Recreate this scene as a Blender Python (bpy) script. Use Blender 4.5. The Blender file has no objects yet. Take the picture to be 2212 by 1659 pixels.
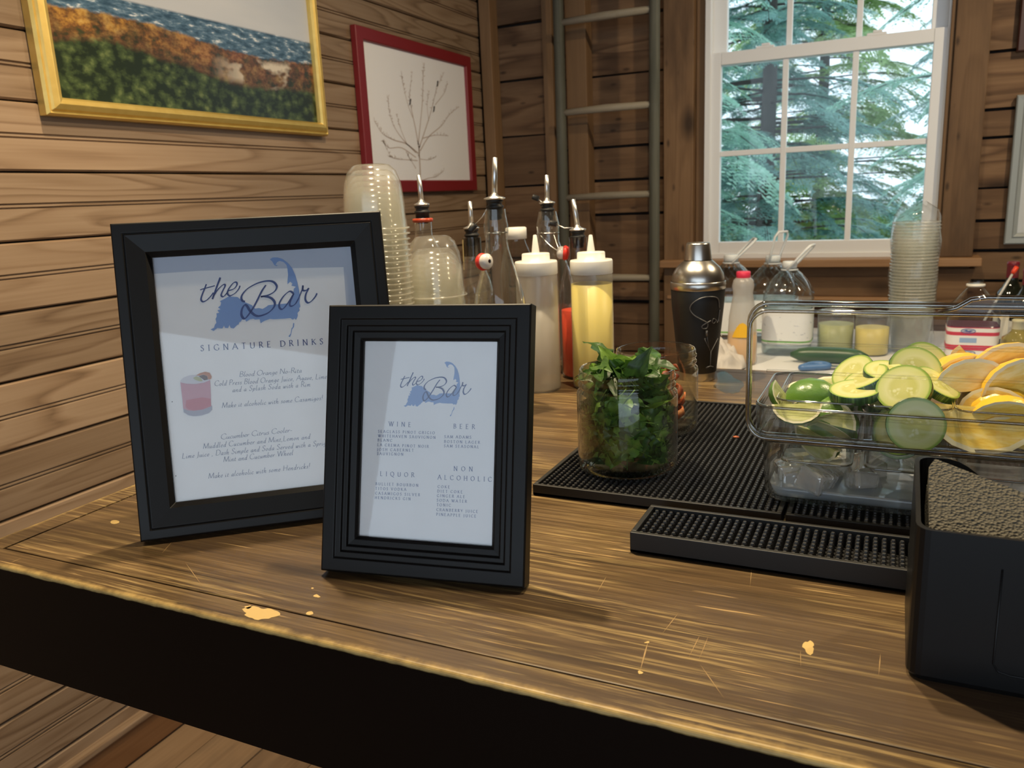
import bpy, bmesh, math, random
import numpy as np
from mathutils import Vector, Matrix, noise

random.seed(7)
rng = np.random.default_rng(7)
S = bpy.context.scene
COL = S.collection
R = math.radians
PI = math.pi

# ------------------------------------------------------------------ camera
FPX, PW, PH = 1738.87, 2212.0, 1659.0
ZC = 1.235                         # eye height above the floor
ROT = [[0.904769, 0.423553, -0.04467], [0.056366, -0.223042, -0.973178], [-0.422155, 0.877984, -0.225675]]
def ray(px, py):
    d = ((px - PW/2)/FPX, (py - PH/2)/FPX, 1.0)
    return Vector([sum(ROT[i][j]*d[i] for i in range(3)) for j in range(3)])
def W(px, py, ax, val):
    """point of the place that a photo pixel shows, on the plane x / y / z = val"""
    r = ray(px, py); k = 'xyz'.index(ax)
    o = Vector((0, 0, ZC))
    return o + r*((val - o[k])/r[k])
cam = bpy.data.cameras.new('camera')
cam.sensor_fit = 'HORIZONTAL'; cam.sensor_width = 36.0
cam.lens = 36.0*FPX/PW
cam.clip_start = 0.02; cam.clip_end = 200
camo = bpy.data.objects.new('camera', cam); COL.objects.link(camo)
camo.matrix_world = Matrix(((ROT[0][0], -ROT[1][0], -ROT[2][0], 0), (ROT[0][1], -ROT[1][1], -ROT[2][1], 0),
                            (ROT[0][2], -ROT[1][2], -ROT[2][2], ZC), (0, 0, 0, 1)))
cam.dof.use_dof = True; cam.dof.focus_distance = 0.80; cam.dof.aperture_fstop = 13.0
S.camera = camo

# ------------------------------------------------------------------ light
w = bpy.data.worlds.new('overcast_sky'); S.world = w; w.use_nodes = True
bg = w.node_tree.nodes['Background']
bg.inputs[0].default_value = (0.74, 0.87, 1.0, 1); bg.inputs[1].default_value = 1.95
def lamp(name, loc, target, power, col, size=0.03, ang=100, blend=0.6):
    l = bpy.data.lights.new(name, 'SPOT'); l.energy = power; l.color = col
    l.shadow_soft_size = size; l.spot_size = R(ang); l.spot_blend = blend
    o = bpy.data.objects.new(name, l); COL.objects.link(o); o.location = loc
    o.rotation_euler = (Vector(target) - Vector(loc)).to_track_quat('-Z', 'Y').to_euler()
    return o
WARM = (1.0, 0.80, 0.52)
lamp('ceiling_spot', (-0.80, 1.10, 2.50), (-0.45, 0.85, 0.9), 116, WARM, 0.025, 120)
lamp('ceiling_spot', (-0.20, 1.02, 2.45), (-0.5, 1.1, 0.9), 62, WARM, 0.025, 150)
lamp('ceiling_spot', (0.9, 1.9, 2.5), (0.0, 2.2, 0.9), 66, WARM, 0.03, 130)
S.view_settings.view_transform = 'Standard'; S.view_settings.look = 'None'
S.view_settings.exposure = 0.0; S.view_settings.gamma = 1.0
S.view_settings.use_curve_mapping = False
S.cycles.transparent_max_bounces = 96
S.cycles.max_bounces = 6
S.cycles.diffuse_bounces = 3
S.cycles.glossy_bounces = 3
S.cycles.sample_clamp_indirect = 6.0
S.cycles.adaptive_threshold = 0.03

# ------------------------------------------------------------------ mesh helpers
def tag(o, label=None, cat=None, group=None, kind=None):
    if label: o['label'] = label
    if cat: o['category'] = cat
    if group: o['group'] = group
    if kind: o['kind'] = kind
    return o
def empty(name, loc, rot=None):
    o = bpy.data.objects.new(name, None); COL.objects.link(o)
    o.empty_display_size = 0.02
    m = Matrix.Translation(Vector(loc))
    if rot is not None: m = m @ rot.to_4x4()
    o.matrix_world = m
    return o
def thing(name, label, cat, loc, group=None, rot=None):
    return tag(empty(name, loc, rot), label, cat, group)
class MB:
    def __init__(self): self.v = []; self.f = []; self.s = []; self.m = []
    def add(self, vs, fs, smooth=False, mi=0):
        b = len(self.v); self.v.extend([tuple(p) for p in vs])
        for q in fs:
            self.f.append([b + i for i in q]); self.s.append(smooth); self.m.append(mi)
        return self
    def box(self, x0, x1, y0, y1, z0, z1, mi=0):
        vs = [(x, y, z) for x in (x0, x1) for y in (y0, y1) for z in (z0, z1)]
        return self.add(vs, [(0,1,3,2),(4,6,7,5),(0,4,5,1),(2,3,7,6),(0,2,6,4),(1,5,7,3)], False, mi)
    def obox(self, c, u, v, n, mi=0):
        c, u, v, n = map(Vector, (c, u, v, n))
        vs = [c + u*a + v*b + n*d for a in (-.5, .5) for b in (-.5, .5) for d in (-.5, .5)]
        return self.add(vs, [(0,1,3,2),(4,6,7,5),(0,4,5,1),(2,3,7,6),(0,2,6,4),(1,5,7,3)], False, mi)
    def lathe(self, prof, c=(0,0,0), seg=32, cap0=False, cap1=False, smooth=True, mi=0, axis=None):
        q = Vector((0,0,1)).rotation_difference(Vector(axis)) if axis is not None else None
        c = Vector(c); vs = []
        for (r, z) in prof:
            for k in range(seg):
                a = 2*PI*k/seg; p = Vector((r*math.cos(a), r*math.sin(a), z))
                vs.append(c + (q @ p if q else p))
        fs = []
        for i in range(len(prof) - 1):
            for k in range(seg):
                k2 = (k + 1) % seg
                fs.append((i*seg + k, i*seg + k2, (i+1)*seg + k2, (i+1)*seg + k))
        self.add(vs, fs, smooth, mi)
        b = len(self.v) - len(vs)
        if cap0: self.f.append([b + k for k in range(seg)][::-1]); self.s.append(False); self.m.append(mi)
        if cap1:
            t = b + (len(prof) - 1)*seg
            self.f.append([t + k for k in range(seg)]); self.s.append(False); self.m.append(mi)
        return self
    def tube(self, pts, r, seg=8, mi=0, caps=True, closed=False):
        pts = [Vector(p) for p in pts]; n = len(pts); vs = []; prev = None
        rr = r if hasattr(r, '__len__') else [r]*n
        for i, p in enumerate(pts):
            if closed: t = (pts[(i+1) % n] - pts[i-1])
            else: t = pts[min(i+1, n-1)] - pts[max(i-1, 0)]
            t.normalize()
            if prev is None:
                a = Vector((0,0,1)) if abs(t.z) < .9 else Vector((1,0,0)); u = t.cross(a).normalized()
            else:
                u = (prev - t*prev.dot(t))
                u = u.normalized() if u.length > 1e-6 else t.orthogonal().normalized()
            prev = u; vv = t.cross(u)
            for k in range(seg):
                an = 2*PI*k/seg; vs.append(p + (u*math.cos(an) + vv*math.sin(an))*rr[i])
        fs = []
        for i in range(n if closed else n - 1):
            j = (i + 1) % n
            for k in range(seg):
                k2 = (k+1) % seg; fs.append((i*seg+k, j*seg+k, j*seg+k2, i*seg+k2))
        b = len(self.v)
        self.add(vs, fs, True, mi)
        if caps and not closed:
            self.f.append([b+k for k in range(seg)]); self.s.append(False); self.m.append(mi)
            self.f.append([b+(n-1)*seg+k for k in range(seg)][::-1]); self.s.append(False); self.m.append(mi)
        return self
    def prism(self, poly, fn, d0, d1, mi=0):
        """poly in 2D, fn(u, v, d) gives the point; closed solid"""
        n = len(poly); vs = [fn(u, v, d0) for u, v in poly] + [fn(u, v, d1) for u, v in poly]
        fs = [list(range(n))[::-1], list(range(n, 2*n))] + [(i, (i+1) % n, n + (i+1) % n, n + i) for i in range(n)]
        return self.add(vs, fs, False, mi)
    def mesh(self, name, off=None):
        me = bpy.data.meshes.new(name)
        vs = self.v if off is None else [(p[0]-off[0], p[1]-off[1], p[2]-off[2]) for p in self.v]
        me.from_pydata(vs, [], self.f)
        me.polygons.foreach_set('use_smooth', self.s)
        me.polygons.foreach_set('material_index', self.m)
        me.validate(); me.update()
        return me
    def build(self, name, mat, parent=None, local=False, origin=None, bevel=0, fixn=True, auto=None):
        off = None
        if parent is not None and not local:
            off = parent.matrix_world.translation.copy()
        if origin is not None: off = Vector(origin)
        me = self.mesh(name, off)
        for m_ in (mat if isinstance(mat, (list, tuple)) else [mat]): me.materials.append(m_)
        if fixn:
            bm = bmesh.new(); bm.from_mesh(me); bmesh.ops.recalc_face_normals(bm, faces=bm.faces); bm.to_mesh(me); bm.free()
        o = bpy.data.objects.new(name, me); COL.objects.link(o)
        if parent is not None:
            o.parent = parent
        elif origin is not None: o.location = origin
        if parent is None:
            o.matrix_world = Matrix.Translation(Vector(origin) if origin is not None else Vector((0,0,0)))
        if bevel:
            b = o.modifiers.new('edge', 'BEVEL'); b.width = bevel; b.segments = 2; b.limit_method = 'ANGLE'; b.angle_limit = R(40)
            b.harden_normals = False
        return o
def copy_obj(o, parent=None, loc=None, rot=None, scale=None):
    c = o.copy(); COL.objects.link(c); c.parent = parent
    if loc is not None: c.location = loc
    if rot is not None: c.rotation_euler = rot
    if scale is not None: c.scale = scale
    return c
def copy_tree(o, loc=None, rot=None, scale=None, parent=None, label=None, group=None):
    c = copy_obj(o, parent, loc, rot, scale)
    for ch in o.children: copy_tree(ch, parent=c)
    if label: c['label'] = label
    if group: c['group'] = group
    return c
def crom(pts, n=6, closed=False):
    """Catmull-Rom through the points"""
    P = [Vector(p) for p in pts]; out = []; m = len(P)
    rngi = range(m if closed else m - 1)
    for i in rngi:
        p0 = P[(i-1) % m] if (closed or i > 0) else P[i]*2 - P[i+1]
        p1 = P[i]; p2 = P[(i+1) % m]
        p3 = P[(i+2) % m] if (closed or i + 2 < m) else p2*2 - p1
        for k in range(n):
            t = k/n
            out.append(0.5*((2*p1) + (p2-p0)*t + (2*p0-5*p1+4*p2-p3)*t*t + (3*p1-p0-3*p2+p3)*t**3))
    if not closed: out.append(P[-1])
    return out
def rrect(w_, d_, r, n=5):
    """rounded rectangle centred on 0"""
    out = []
    for cx, cy, a0 in ((w_/2-r, d_/2-r, 0), (-w_/2+r, d_/2-r, 90), (-w_/2+r, -d_/2+r, 180), (w_/2-r, -d_/2+r, 270)):
        for k in range(n + 1):
            a = R(a0 + 90*k/n); out.append((cx + r*math.cos(a), cy + r*math.sin(a)))
    return out
def loft(mb, rings, cap0=False, cap1=False, smooth=True, mi=0, closed=True):
    n = len(rings[0]); vs = [p for r_ in rings for p in r_]; fs = []
    for i in range(len(rings) - 1):
        for k in range(n if closed else n - 1):
            k2 = (k+1) % n; fs.append((i*n+k, i*n+k2, (i+1)*n+k2, (i+1)*n+k))
    b = len(mb.v); mb.add(vs, fs, smooth, mi)
    if cap0: mb.f.append([b+k for k in range(n)][::-1]); mb.s.append(False); mb.m.append(mi)
    if cap1: mb.f.append([b+(len(rings)-1)*n+k for k in range(n)]); mb.s.append(False); mb.m.append(mi)
    return mb

# ------------------------------------------------------------------ materials
class NT:
    def __init__(self, name):
        self.m = bpy.data.materials.new(name); self.m.use_nodes = True
        self.t = self.m.node_tree; self.t.nodes.clear()
        self.out = self.n('ShaderNodeOutputMaterial')
    def n(self, typ, ins=None, **kw):
        nd = self.t.nodes.new(typ)
        for k, v in kw.items(): setattr(nd, k, v)
        for k, v in (ins or {}).items():
            s = nd.inputs[k]
            if isinstance(v, bpy.types.NodeSocket): self.t.links.new(v, s)
            elif isinstance(v, bpy.types.Node): self.t.links.new(v.outputs[0], s)
            else:
                if isinstance(v, (tuple, list)) and len(v) == 3 and s.type == 'RGBA': v = (*v, 1)
                s.default_value = v
        return nd
    def math(self, op, a, b=0.0, c=0.0): return self.n('ShaderNodeMath', {0: a, 1: b, 2: c}, operation=op).outputs[0]
    def ramp(self, fac, stops, interp='LINEAR'):
        nd = self.n('ShaderNodeValToRGB', {0: fac}); cr = nd.color_ramp; cr.interpolation = interp
        while len(cr.elements) < len(stops): cr.elements.new(0.5)
        for e, (p, c) in zip(cr.elements, stops):
            e.position = p; e.color = (*c, 1) if len(c) == 3 else c
        return nd.outputs[0]
    def mix(self, fac, a, b, mode='MIX'):
        nd = self.n('ShaderNodeMix', data_type='RGBA', blend_type=mode)
        for i, v in ((0, fac), (6, a), (7, b)):
            s = nd.inputs[i]
            if isinstance(v, bpy.types.NodeSocket): self.t.links.new(v, s)
            elif isinstance(v, (tuple, list)): s.default_value = (*v, 1) if len(v) == 3 else v
            else: s.default_value = v
        return nd.outputs[2]
    def noise(self, vec, scale, detail=3, rough=0.55, dist=0.0):
        return self.n('ShaderNodeTexNoise', {'Vector': vec, 'Scale': scale, 'Detail': detail, 'Roughness': rough, 'Distortion': dist}).outputs[0]
    def mapping(self, vec, sc=(1,1,1), loc=(0,0,0), rot=(0,0,0)):
        return self.n('ShaderNodeMapping', {'Vector': vec, 'Scale': sc, 'Location': loc, 'Rotation': rot}).outputs[0]
    def coord(self, which='Object'): return self.n('ShaderNodeTexCoord').outputs[which]
    def rnd(self): return self.n('ShaderNodeObjectInfo').outputs['Random']
    def shifted(self, amt=7.3):
        """object coordinates moved by a random amount for every object"""
        r = self.rnd(); cb = self.n('ShaderNodeCombineXYZ', {0: self.math('MULTIPLY', r, amt), 1: self.math('MULTIPLY', r, amt*2.7), 2: self.math('MULTIPLY', r, amt*5.1)})
        return self.n('ShaderNodeVectorMath', {0: self.coord(), 1: cb}, operation='ADD').outputs[0]
    def bump(self, h, strength=0.3, dist=0.002):
        return self.n('ShaderNodeBump', {'Height': h, 'Strength': strength, 'Distance': dist}).outputs[0]
    def bsdf(self, **ins):
        m = {'col': 'Base Color', 'rough': 'Roughness', 'metal': 'Metallic', 'normal': 'Normal', 'spec': 'Specular IOR Level', 'coat': 'Coat Weight',
             'coat_rough': 'Coat Roughness', 'sss': 'Subsurface Weight', 'trans': 'Transmission Weight', 'ior': 'IOR', 'emit': 'Emission Color', 'emit_s': 'Emission Strength', 'alpha': 'Alpha', 'sheen': 'Sheen Weight'}
        nd = self.n('ShaderNodeBsdfPrincipled', {m[k]: v for k, v in ins.items()})
        return nd.outputs[0]
    def done(self, sh): self.t.links.new(sh, self.out.inputs[0]); return self.m
def plain(name, col, rough=0.5, metal=0.0, spec=0.5, coat=0.0, var=0.0, sss=0.0):
    t = NT(name)
    c = col
    if var:
        n = t.noise(t.shifted(), 18, 3)
        c = t.mix(n, tuple(x*(1-var) for x in col), tuple(min(1, x*(1+var)) for x in col))
    return t.done(t.bsdf(col=c, rough=rough, metal=metal, spec=spec, coat=coat, sss=sss))
def clear(name, tint=(0.97, 0.98, 0.98), edge=(0.75, 0.78, 0.78), rough=0.03, boost=1.0, power=4.0, base=0.035, haze=0.0, hazecol=(0.9, 0.92, 0.95), ior=1.48, bumps=0.0):
    """thin clear plastic or glass: passes light straight, mirrors more at a slant"""
    t = NT(name)
    nrm = {}
    if bumps:
        nrm = {'Normal': t.bump(t.noise(t.coord(), 60, 2), bumps, 0.004)}
    lw = t.n('ShaderNodeLayerWeight', {'Blend': 0.5, **nrm})
    fc = lw.outputs['Facing']
    tc = t.mix(t.math('POWER', fc, 3.5), tint, edge)
    tr = t.n('ShaderNodeBsdfTransparent', {0: tc}).outputs[0]
    if haze:
        df = t.n('ShaderNodeBsdfDiffuse', {0: hazecol}).outputs[0]
        tl = t.n('ShaderNodeBsdfTranslucent', {0: hazecol}).outputs[0]
        hz = t.n('ShaderNodeMixShader', {0: 0.5, 1: df, 2: tl}).outputs[0]
        tr = t.n('ShaderNodeMixShader', {0: haze, 1: tr, 2: hz}).outputs[0]
    gl = t.n('ShaderNodeBsdfGlossy', {0: (1, 1, 1), 'Roughness': rough, **nrm}).outputs[0]
    fr = t.math('MULTIPLY', t.math('ADD', base, t.math('MULTIPLY', t.math('POWER', fc, power), 0.75)), boost)
    return t.done(t.n('ShaderNodeMixShader', {0: fr, 1: tr, 2: gl}).outputs[0])
def wood(name, dark, mid, light, axis='x', across=1.0, rough=0.6, rings=9.0, contrast=0.6, grime=0.0, grimecol=(0.03,0.02,0.015), spec=0.3, knots=False, shift=True, fine=0.35, bumpy=0.25):
    t = NT(name)
    v = t.shifted() if shift else t.coord()
    k = {'x': 0, 'y': 1, 'z': 2}[axis]
    def st(al, ac):
        s = [ac, ac, ac]; s[k] = al; return tuple(s)
    base = t.noise(t.mapping(v, st(0.7, 7.5*across)), 1.0, 2, 0.5, 0.35)
    ring = t.math('FRACT', t.math('MULTIPLY', base, rings))
    ring = t.ramp(ring, [(0.0, (.55,.55,.55)), (.10, (1,1,1)), (.60, (.72,.72,.72)), (.90, (.12,.12,.12)), (1.0, (.5,.5,.5))])
    fib = t.noise(t.mapping(v, st(3.0, 170*across)), 1.0, 3, 0.6)
    rc = t.n('ShaderNodeValToRGB', {0: t.math('FRACT', t.math('MULTIPLY', t.rnd(), 13.7))}).outputs[0]
    amt = t.math('MULTIPLY', t.math('ADD', .35, t.math('MULTIPLY', rc, .65)), contrast)
    ring = t.math('ADD', .68, t.math('MULTIPLY', t.math('SUBTRACT', ring, .68), amt))
    fac = t.math('ADD', t.math('MULTIPLY', ring, .62), t.math('MULTIPLY', fib, .38))
    col = t.ramp(fac, [(0.12, dark), (0.5, mid), (0.9, light)])
    blot = t.noise(v, 2.2, 3, 0.6)
    col = t.mix(t.math('MULTIPLY', t.math('SUBTRACT', blot, 0.35), 0.5), col, dark)
    # every board its own tone
    hs = t.n('ShaderNodeHueSaturation', {'Saturation': 1.0, 'Value': t.math('ADD', 0.82, t.math('MULTIPLY', t.rnd(), 0.36)), 'Color': col})
    col = hs.outputs[0]
    if knots:
        vo = t.n('ShaderNodeTexVoronoi', {'Vector': t.mapping(v, st(3.2, 6.0)), 'Scale': 1.0}, feature='F1')
        kn = t.ramp(vo.outputs['Distance'], [(0.07, (1,1,1)), (0.24, (0,0,0))])
        col = t.mix(t.math('MULTIPLY', kn, 0.85), col, tuple(x*0.35 for x in dark))
        vo2 = t.n('ShaderNodeTexVoronoi', {'Vector': t.mapping(v, st(9, 22)), 'Scale': 1.0}, feature='F1')
        kn2 = t.ramp(vo2.outputs['Distance'], [(0.06, (1,1,1)), (0.17, (0,0,0))])
        col = t.mix(t.math('MULTIPLY', kn2, 0.7), col, tuple(x*0.3 for x in dark))
    if grime:
        g = t.ramp(t.noise(t.mapping(v, st(1.2, 5)), 1.6, 4, 0.65), [(0.45, (0,0,0)), (0.72, (1,1,1))])
        col = t.mix(t.math('MULTIPLY', g, grime), col, grimecol)
    return t.done(t.bsdf(col=col, rough=rough, spec=spec))
# ================================================================== ROOM
XW, YB = -1.543, 3.05              # left wall face, back wall plane
ZBAR = 0.905                       # bar top
pine = wood('pine_beadboard', (0.095, 0.055, 0.030), (0.250, 0.166, 0.103), (0.355, 0.256, 0.172), 'y', 1.0, 0.5, 15, 0.85)
oldwood = wood('old_barn_board', (0.060, 0.030, 0.014), (0.165, 0.092, 0.046), (0.26, 0.155, 0.082), 'x', 0.8, 0.7, 9, 0.95, grime=0.6, grimecol=(0.05, 0.025, 0.012), knots=True)
studwood = wood('stud_wood', (0.085, 0.045, 0.021), (0.180, 0.103, 0.050), (0.265, 0.157, 0.080), 'z', 1.2, 0.65, 6, 0.4, grime=0.25, grimecol=(0.06, 0.035, 0.02))
timber = wood('timber_casing', (0.070, 0.037, 0.018), (0.165, 0.094, 0.046), (0.25, 0.148, 0.076), 'z', 1.0, 0.65, 7, 0.8, grime=0.65, grimecol=(0.035, 0.02, 0.012), knots=True)
sillwood = wood('sill_wood', (0.14, 0.07, 0.03), (0.30, 0.165, 0.08), (0.42, 0.25, 0.13), 'x', 1.0, 0.5, 6, 0.4)
floorwood = wood('floor_plank', (0.085, 0.05, 0.028), (0.20, 0.125, 0.07), (0.31, 0.21, 0.125), 'y', 0.9, 0.65, 6, 0.4, grime=0.6, grimecol=(0.06, 0.05, 0.042))
basewood = wood('baseboard_wood', (0.10, 0.04, 0.016), (0.22, 0.105, 0.045), (0.32, 0.17, 0.08), 'y', 1.0, 0.5, 8, 0.5)
shadowgap = plain('gap_dark', (0.012, 0.008, 0.006), 0.9)
white_vinyl = plain('white_vinyl', (0.80, 0.81, 0.82), 0.35)

# ---- floor: planks run away from the camera
fl = tag(MB().box(XW - .1, 4.2, -3.5, YB + .1, -0.06, -0.03).build('floor', shadowgap), kind='structure')
pw = 0.142; base = MB().box(0, pw - .003, 0, 6.4, 0, 0.028).mesh('plank')
base.materials.append(floorwood)
x = XW - 0.02; i = 0
while x < 4.1:
    o = bpy.data.objects.new('plank', base); COL.objects.link(o); o.parent = fl
    o.location = (x, -3.4, -0.028 + 0.0012*math.sin(i*2.1)); x += pw; i += 1

# ---- left wall: beaded boards
wl = tag(MB().box(XW - .10, XW - .019, -3.5, YB + .2, -0.05, 2.75).build('wall_left', shadowgap), kind='structure')
PB = 0.1325
prof = [(-.018, 0), (-.006, 0), (0, .0035), (0, .0595), (-.005, .0612), (-.005, .0626), (-.0005, .0642), (-.0005, .0670), (-.005, .0686), (-.005, .0700), (0, .0717), (0, PB - .0065), (-.006, PB - .0035), (-.018, PB - .0035)]
pm = MB().prism(prof, lambda u, v, d: (u, d, v), 0, 6.5)
pmesh = pm.mesh('board'); pmesh.materials.append(pine)
z0 = ZC + 0.088*1.052 - PB*10
k = 0
while z0 < 2.72:
    if z0 > 0.10 - PB:
        o = bpy.data.objects.new('board', pmesh); COL.objects.link(o); o.parent = wl
        o.location = (XW + 0.0008*math.sin(k*3.3), -3.45, z0)
    z0 += PB; k += 1
bb = MB().box(XW - .016, XW + .017, -3.45, YB, 0.005, 0.088).build('baseboard_left', basewood, bevel=.004)
tag(bb, kind='structure')
ledge = MB().box(XW - .016, XW + .024, -3.45, YB, 0.088, 0.103).build('cap_strip', pine, bb, bevel=.003)

# ---- ceiling and the far side walls, out of the picture
tag(MB().box(XW - .1, 4.2, -3.5, YB + .3, 2.75, 2.85).build('ceiling', plain('ceiling_boards', (0.20, 0.11, 0.055), .7, var=.2)), kind='structure')
tag(MB().box(4.1, 4.2, -3.5, YB + .3, -0.05, 2.75).build('wall_right', plain('dark_boards', (0.10, 0.055, 0.03), .7, var=.2)), kind='structure')

# ---- back wall: wide rough boards behind studs, with the window opening
YW = YB + 0.06                     # face of the horizontal boards
def bx(px, py=150, y=YB): return W(px, py, 'y', y).x
WX0, WX1 = bx(1522, 300), bx(2062, 60)        # rough opening
WZ0, WZ1 = W(1550, 556, 'y', YB).z, 2.50
wb = tag(MB().box(XW - .1, WX0, YW + .026, YW + .07, -.05, 2.75).box(WX1, 4.2, YW + .026, YW + .07, -.05, 2.75)
         .box(WX0, WX1, YW + .026, YW + .07, -.05, WZ0).box(WX0, WX1, YW + .026, YW + .07, WZ1, 2.75).build('wall_back', shadowgap), kind='structure')
def back_boards(x0, x1, joints, seed):
    rn = random.Random(seed)
    for a, b in zip(joints[:-1], joints[1:]):
        g = rn.uniform(.006, .013)
        mb = MB(); tl = rn.uniform(-.004, .004)
        y0 = YW + rn.uniform(-.003, .003)
        vs = [(x0, y0, a+g), (x1, y0, a+g+tl), (x1, y0, b-tl*.3), (x0, y0, b)]
        mb.prism([(x0, a+g), (x1, a+g+tl), (x1, b-tl*.3), (x0, b)], lambda u, v, d: (u, d, v), y0, YW + .025)
        mb.build('board', oldwood, wb, origin=((x0+x1)/2, 0, (a+b)/2)).location = ((x0+x1)/2, 0, (a+b)/2)
def zz(px, py): return W(px, py, 'y', YW).z
XA, XB_, XC, XD = bx(1036), bx(1178), bx(1240), bx(1460)
J1 = [-.04, .16, .34, .52, .70, .86] + [zz(1110, 560) , zz(1110, 405), zz(1110, 297), zz(1110, 177), zz(1110, 57)] + [2.05, 2.25, 2.45, 2.7]
back_boards(XW, XB_, J1, 3)
J2 = [-.04, .18, .40, .60, .80, zz(1330, 700), zz(1330, 610), zz(1330, 466), zz(1330, 392), zz(1330, 320), zz(1330, 164), zz(1330, 40)] + [2.05, 2.25, 2.45, 2.7]
back_boards(XB_, WX0, sorted(J2), 4)
J3 = [-.04, .15, .33, .52, .68] + [WZ0]
back_boards(WX0, WX1, J3, 5)
J4 = [-.04, .15, .33, .52, .70, zz(2150, 610), zz(2150, 545), zz(2150, 480), zz(2150, 408), zz(2150, 300), zz(2150, 240), zz(2150, 115)] + [1.95, 2.1, 2.3, 2.5, 2.7]
back_boards(WX1, 4.1, sorted(J4), 6)

def stud(n, px0, px1, py, mat, yf=YB - .012, z0=0.0, z1=2.72):
    x0, x1 = W(px0, py, 'y', yf).x, W(px1, py, 'y', yf).x
    o = MB().box(x0, x1, yf, YW - .003, z0, z1).build('trim_%d' % n, mat, origin=((x0+x1)/2, yf, 1.2), bevel=.003)
    return tag(o, kind='structure')
stud(1, 1043, 1066, 215, studwood)
stud(2, 1175, 1196, 215, studwood)
stud(3, 1224, 1268, 215, studwood)
stud(4, 1433, 1497, 300, timber, YB - .03)
stud(5, 2047, 2122, 300, timber, YB - .03, W(2060, 555, 'y', YB-.03).z)
stud(6, 1503, 1524, 300, studwood, YB + .01, WZ0)
stud(7, 2036, 2046, 300, studwood, YB - .02, WZ0)

# ---- sill and the boards below it
sx0, sx1 = W(1425, 570, 'y', YB - .07).x, W(2121, 565, 'y', YB - .07).x
sz1, sz0 = W(1425, 563, 'y', YB - .07).z, W(1425, 577, 'y', YB - .07).z
sill = tag(MB().box(sx0, sx1, YB - .075, YW + .05, sz0 - .003, sz1).build('trim_8', sillwood, origin=((sx0+sx1)/2, YB, sz1), bevel=.003), kind='structure')
az = W(1750, 640, 'y', YB - .02).z
ap = tag(MB().box(sx0 + .02, sx1 - .03, YB - .02, YW - .003, az, sz0 - .003).build('trim_9', oldwood, origin=(-.2, YB, az), bevel=.003), kind='structure')
tag(MB().box(sx0 + .02, sx1 - .09, YB - .035, YW - .003, az - .012, az).build('trim_10', sillwood, origin=(-.2, YB, az)), kind='structure')
p = lambda a, b: (W(a, b, 'y', YB - .03).x, W(a, b, 'y', YB - .03).z)
tag(MB().prism([p(2012, 582), p(2106, 580), p(2082, 640), p(2062, 720), p(2012, 730)], lambda u, v, d: (u, d, v), YB - .038, YW - .004).build('trim_11', oldwood), kind='structure')

# ---- window: double hung, six panes over six
YS = YB + .005                     # face of the lower sash
def wx(px, py): return W(px, py, 'y', YS).x
def wz(px, py): return W(px, py, 'y', YS).z
GX0, GX1 = wx(1555, 330), wx(2006, 250)
GZ0, GZ1 = wz(1550, 523), wz(1557, 141)
SX0, SX1 = wx(1531, 330), wx(2040, 250)
SZ0, SZ1 = wz(1550, 550), wz(1555, 114)
UT = SZ1 + (SZ1 - SZ0) - .03
win = tag(empty('window_1', ((SX0+SX1)/2, YS, SZ0)), kind='structure')
jb = MB().box(WX0, SX0 + .006, YS - .012, YS + .10, WZ0, UT + .05).box(SX1 - .006, WX1, YS - .012, YS + .10, WZ0, UT + .05)
jb.box(WX0, WX1, YS - .008, YS + .10, WZ0 - .005, SZ0 + .004).box(WX0, WX1, YS - .012, YS + .10, UT, UT + .06).build('jamb', white_vinyl, win, bevel=.002)
def sash(y0, x0, x1, z0, z1, gx0, gx1, gz0, gz1, nv, hz):
    s_ = MB()
    s_.box(x0, gx0, y0, y0 + .032, z0, z1).box(gx1, x1, y0, y0 + .032, z0, z1).box(gx0, gx1, y0, y0 + .032, z0, gz0).box(gx0, gx1, y0, y0 + .032, gz1, z1)
    so = s_.build('sash', white_vinyl, win, bevel=.0025)
    wid = .0095
    cols = [gx0] + nv + [gx1]; rows = [gz0] + hz + [gz1]
    for xx in nv: MB().box(xx - wid, xx + wid, y0 + .006, y0 + .026, gz0, gz1).build('muntin', white_vinyl, so, origin=win.location, bevel=.002)
    for zq in hz: MB().box(gx0, gx1, y0 + .007, y0 + .025, zq - wid, zq + wid).build('muntin', white_vinyl, so, origin=win.location, bevel=.002)
    for a, b in zip(cols[:-1], cols[1:]):
        for c, d in zip(rows[:-1], rows[1:]):
            MB().box(a, b, y0 + .014, y0 + .017, c, d).build('pane', PANE, so, origin=win.location)
    return so
PANE = clear('window_pane', (0.96, 0.985, 0.98), (0.9, 0.95, 0.94), 0.0, 0.6)
lo_s = sash(YS, SX0, SX1, SZ0, SZ1, GX0, GX1, GZ0, GZ1, [wx(1691, 325), wx(1840, 300)], [wz(1553, 333)])
uy = YS + .036
ux0, ux1 = W(1571, 60, 'y', uy).x, W(2013, 40, 'y', uy).x
up_s = sash(uy, SX0, SX1, SZ1 - .04, UT, ux0, ux1, SZ1 - .01, UT - .045, [W(1705, 50, 'y', uy).x, W(1857, 40, 'y', uy).x], [(SZ1 + UT)/2])
for px in (1652, 1893):
    xx = wx(px, 90)
    MB().box(xx - .03, xx + .03, YS + .004, YS + .03, SZ1, SZ1 + .008).box(xx - .012, xx + .016, YS + .006, YS + .026, SZ1 + .008, SZ1 + .016).build('sash_lock', white_vinyl, lo_s, origin=win.location, bevel=.002)

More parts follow.
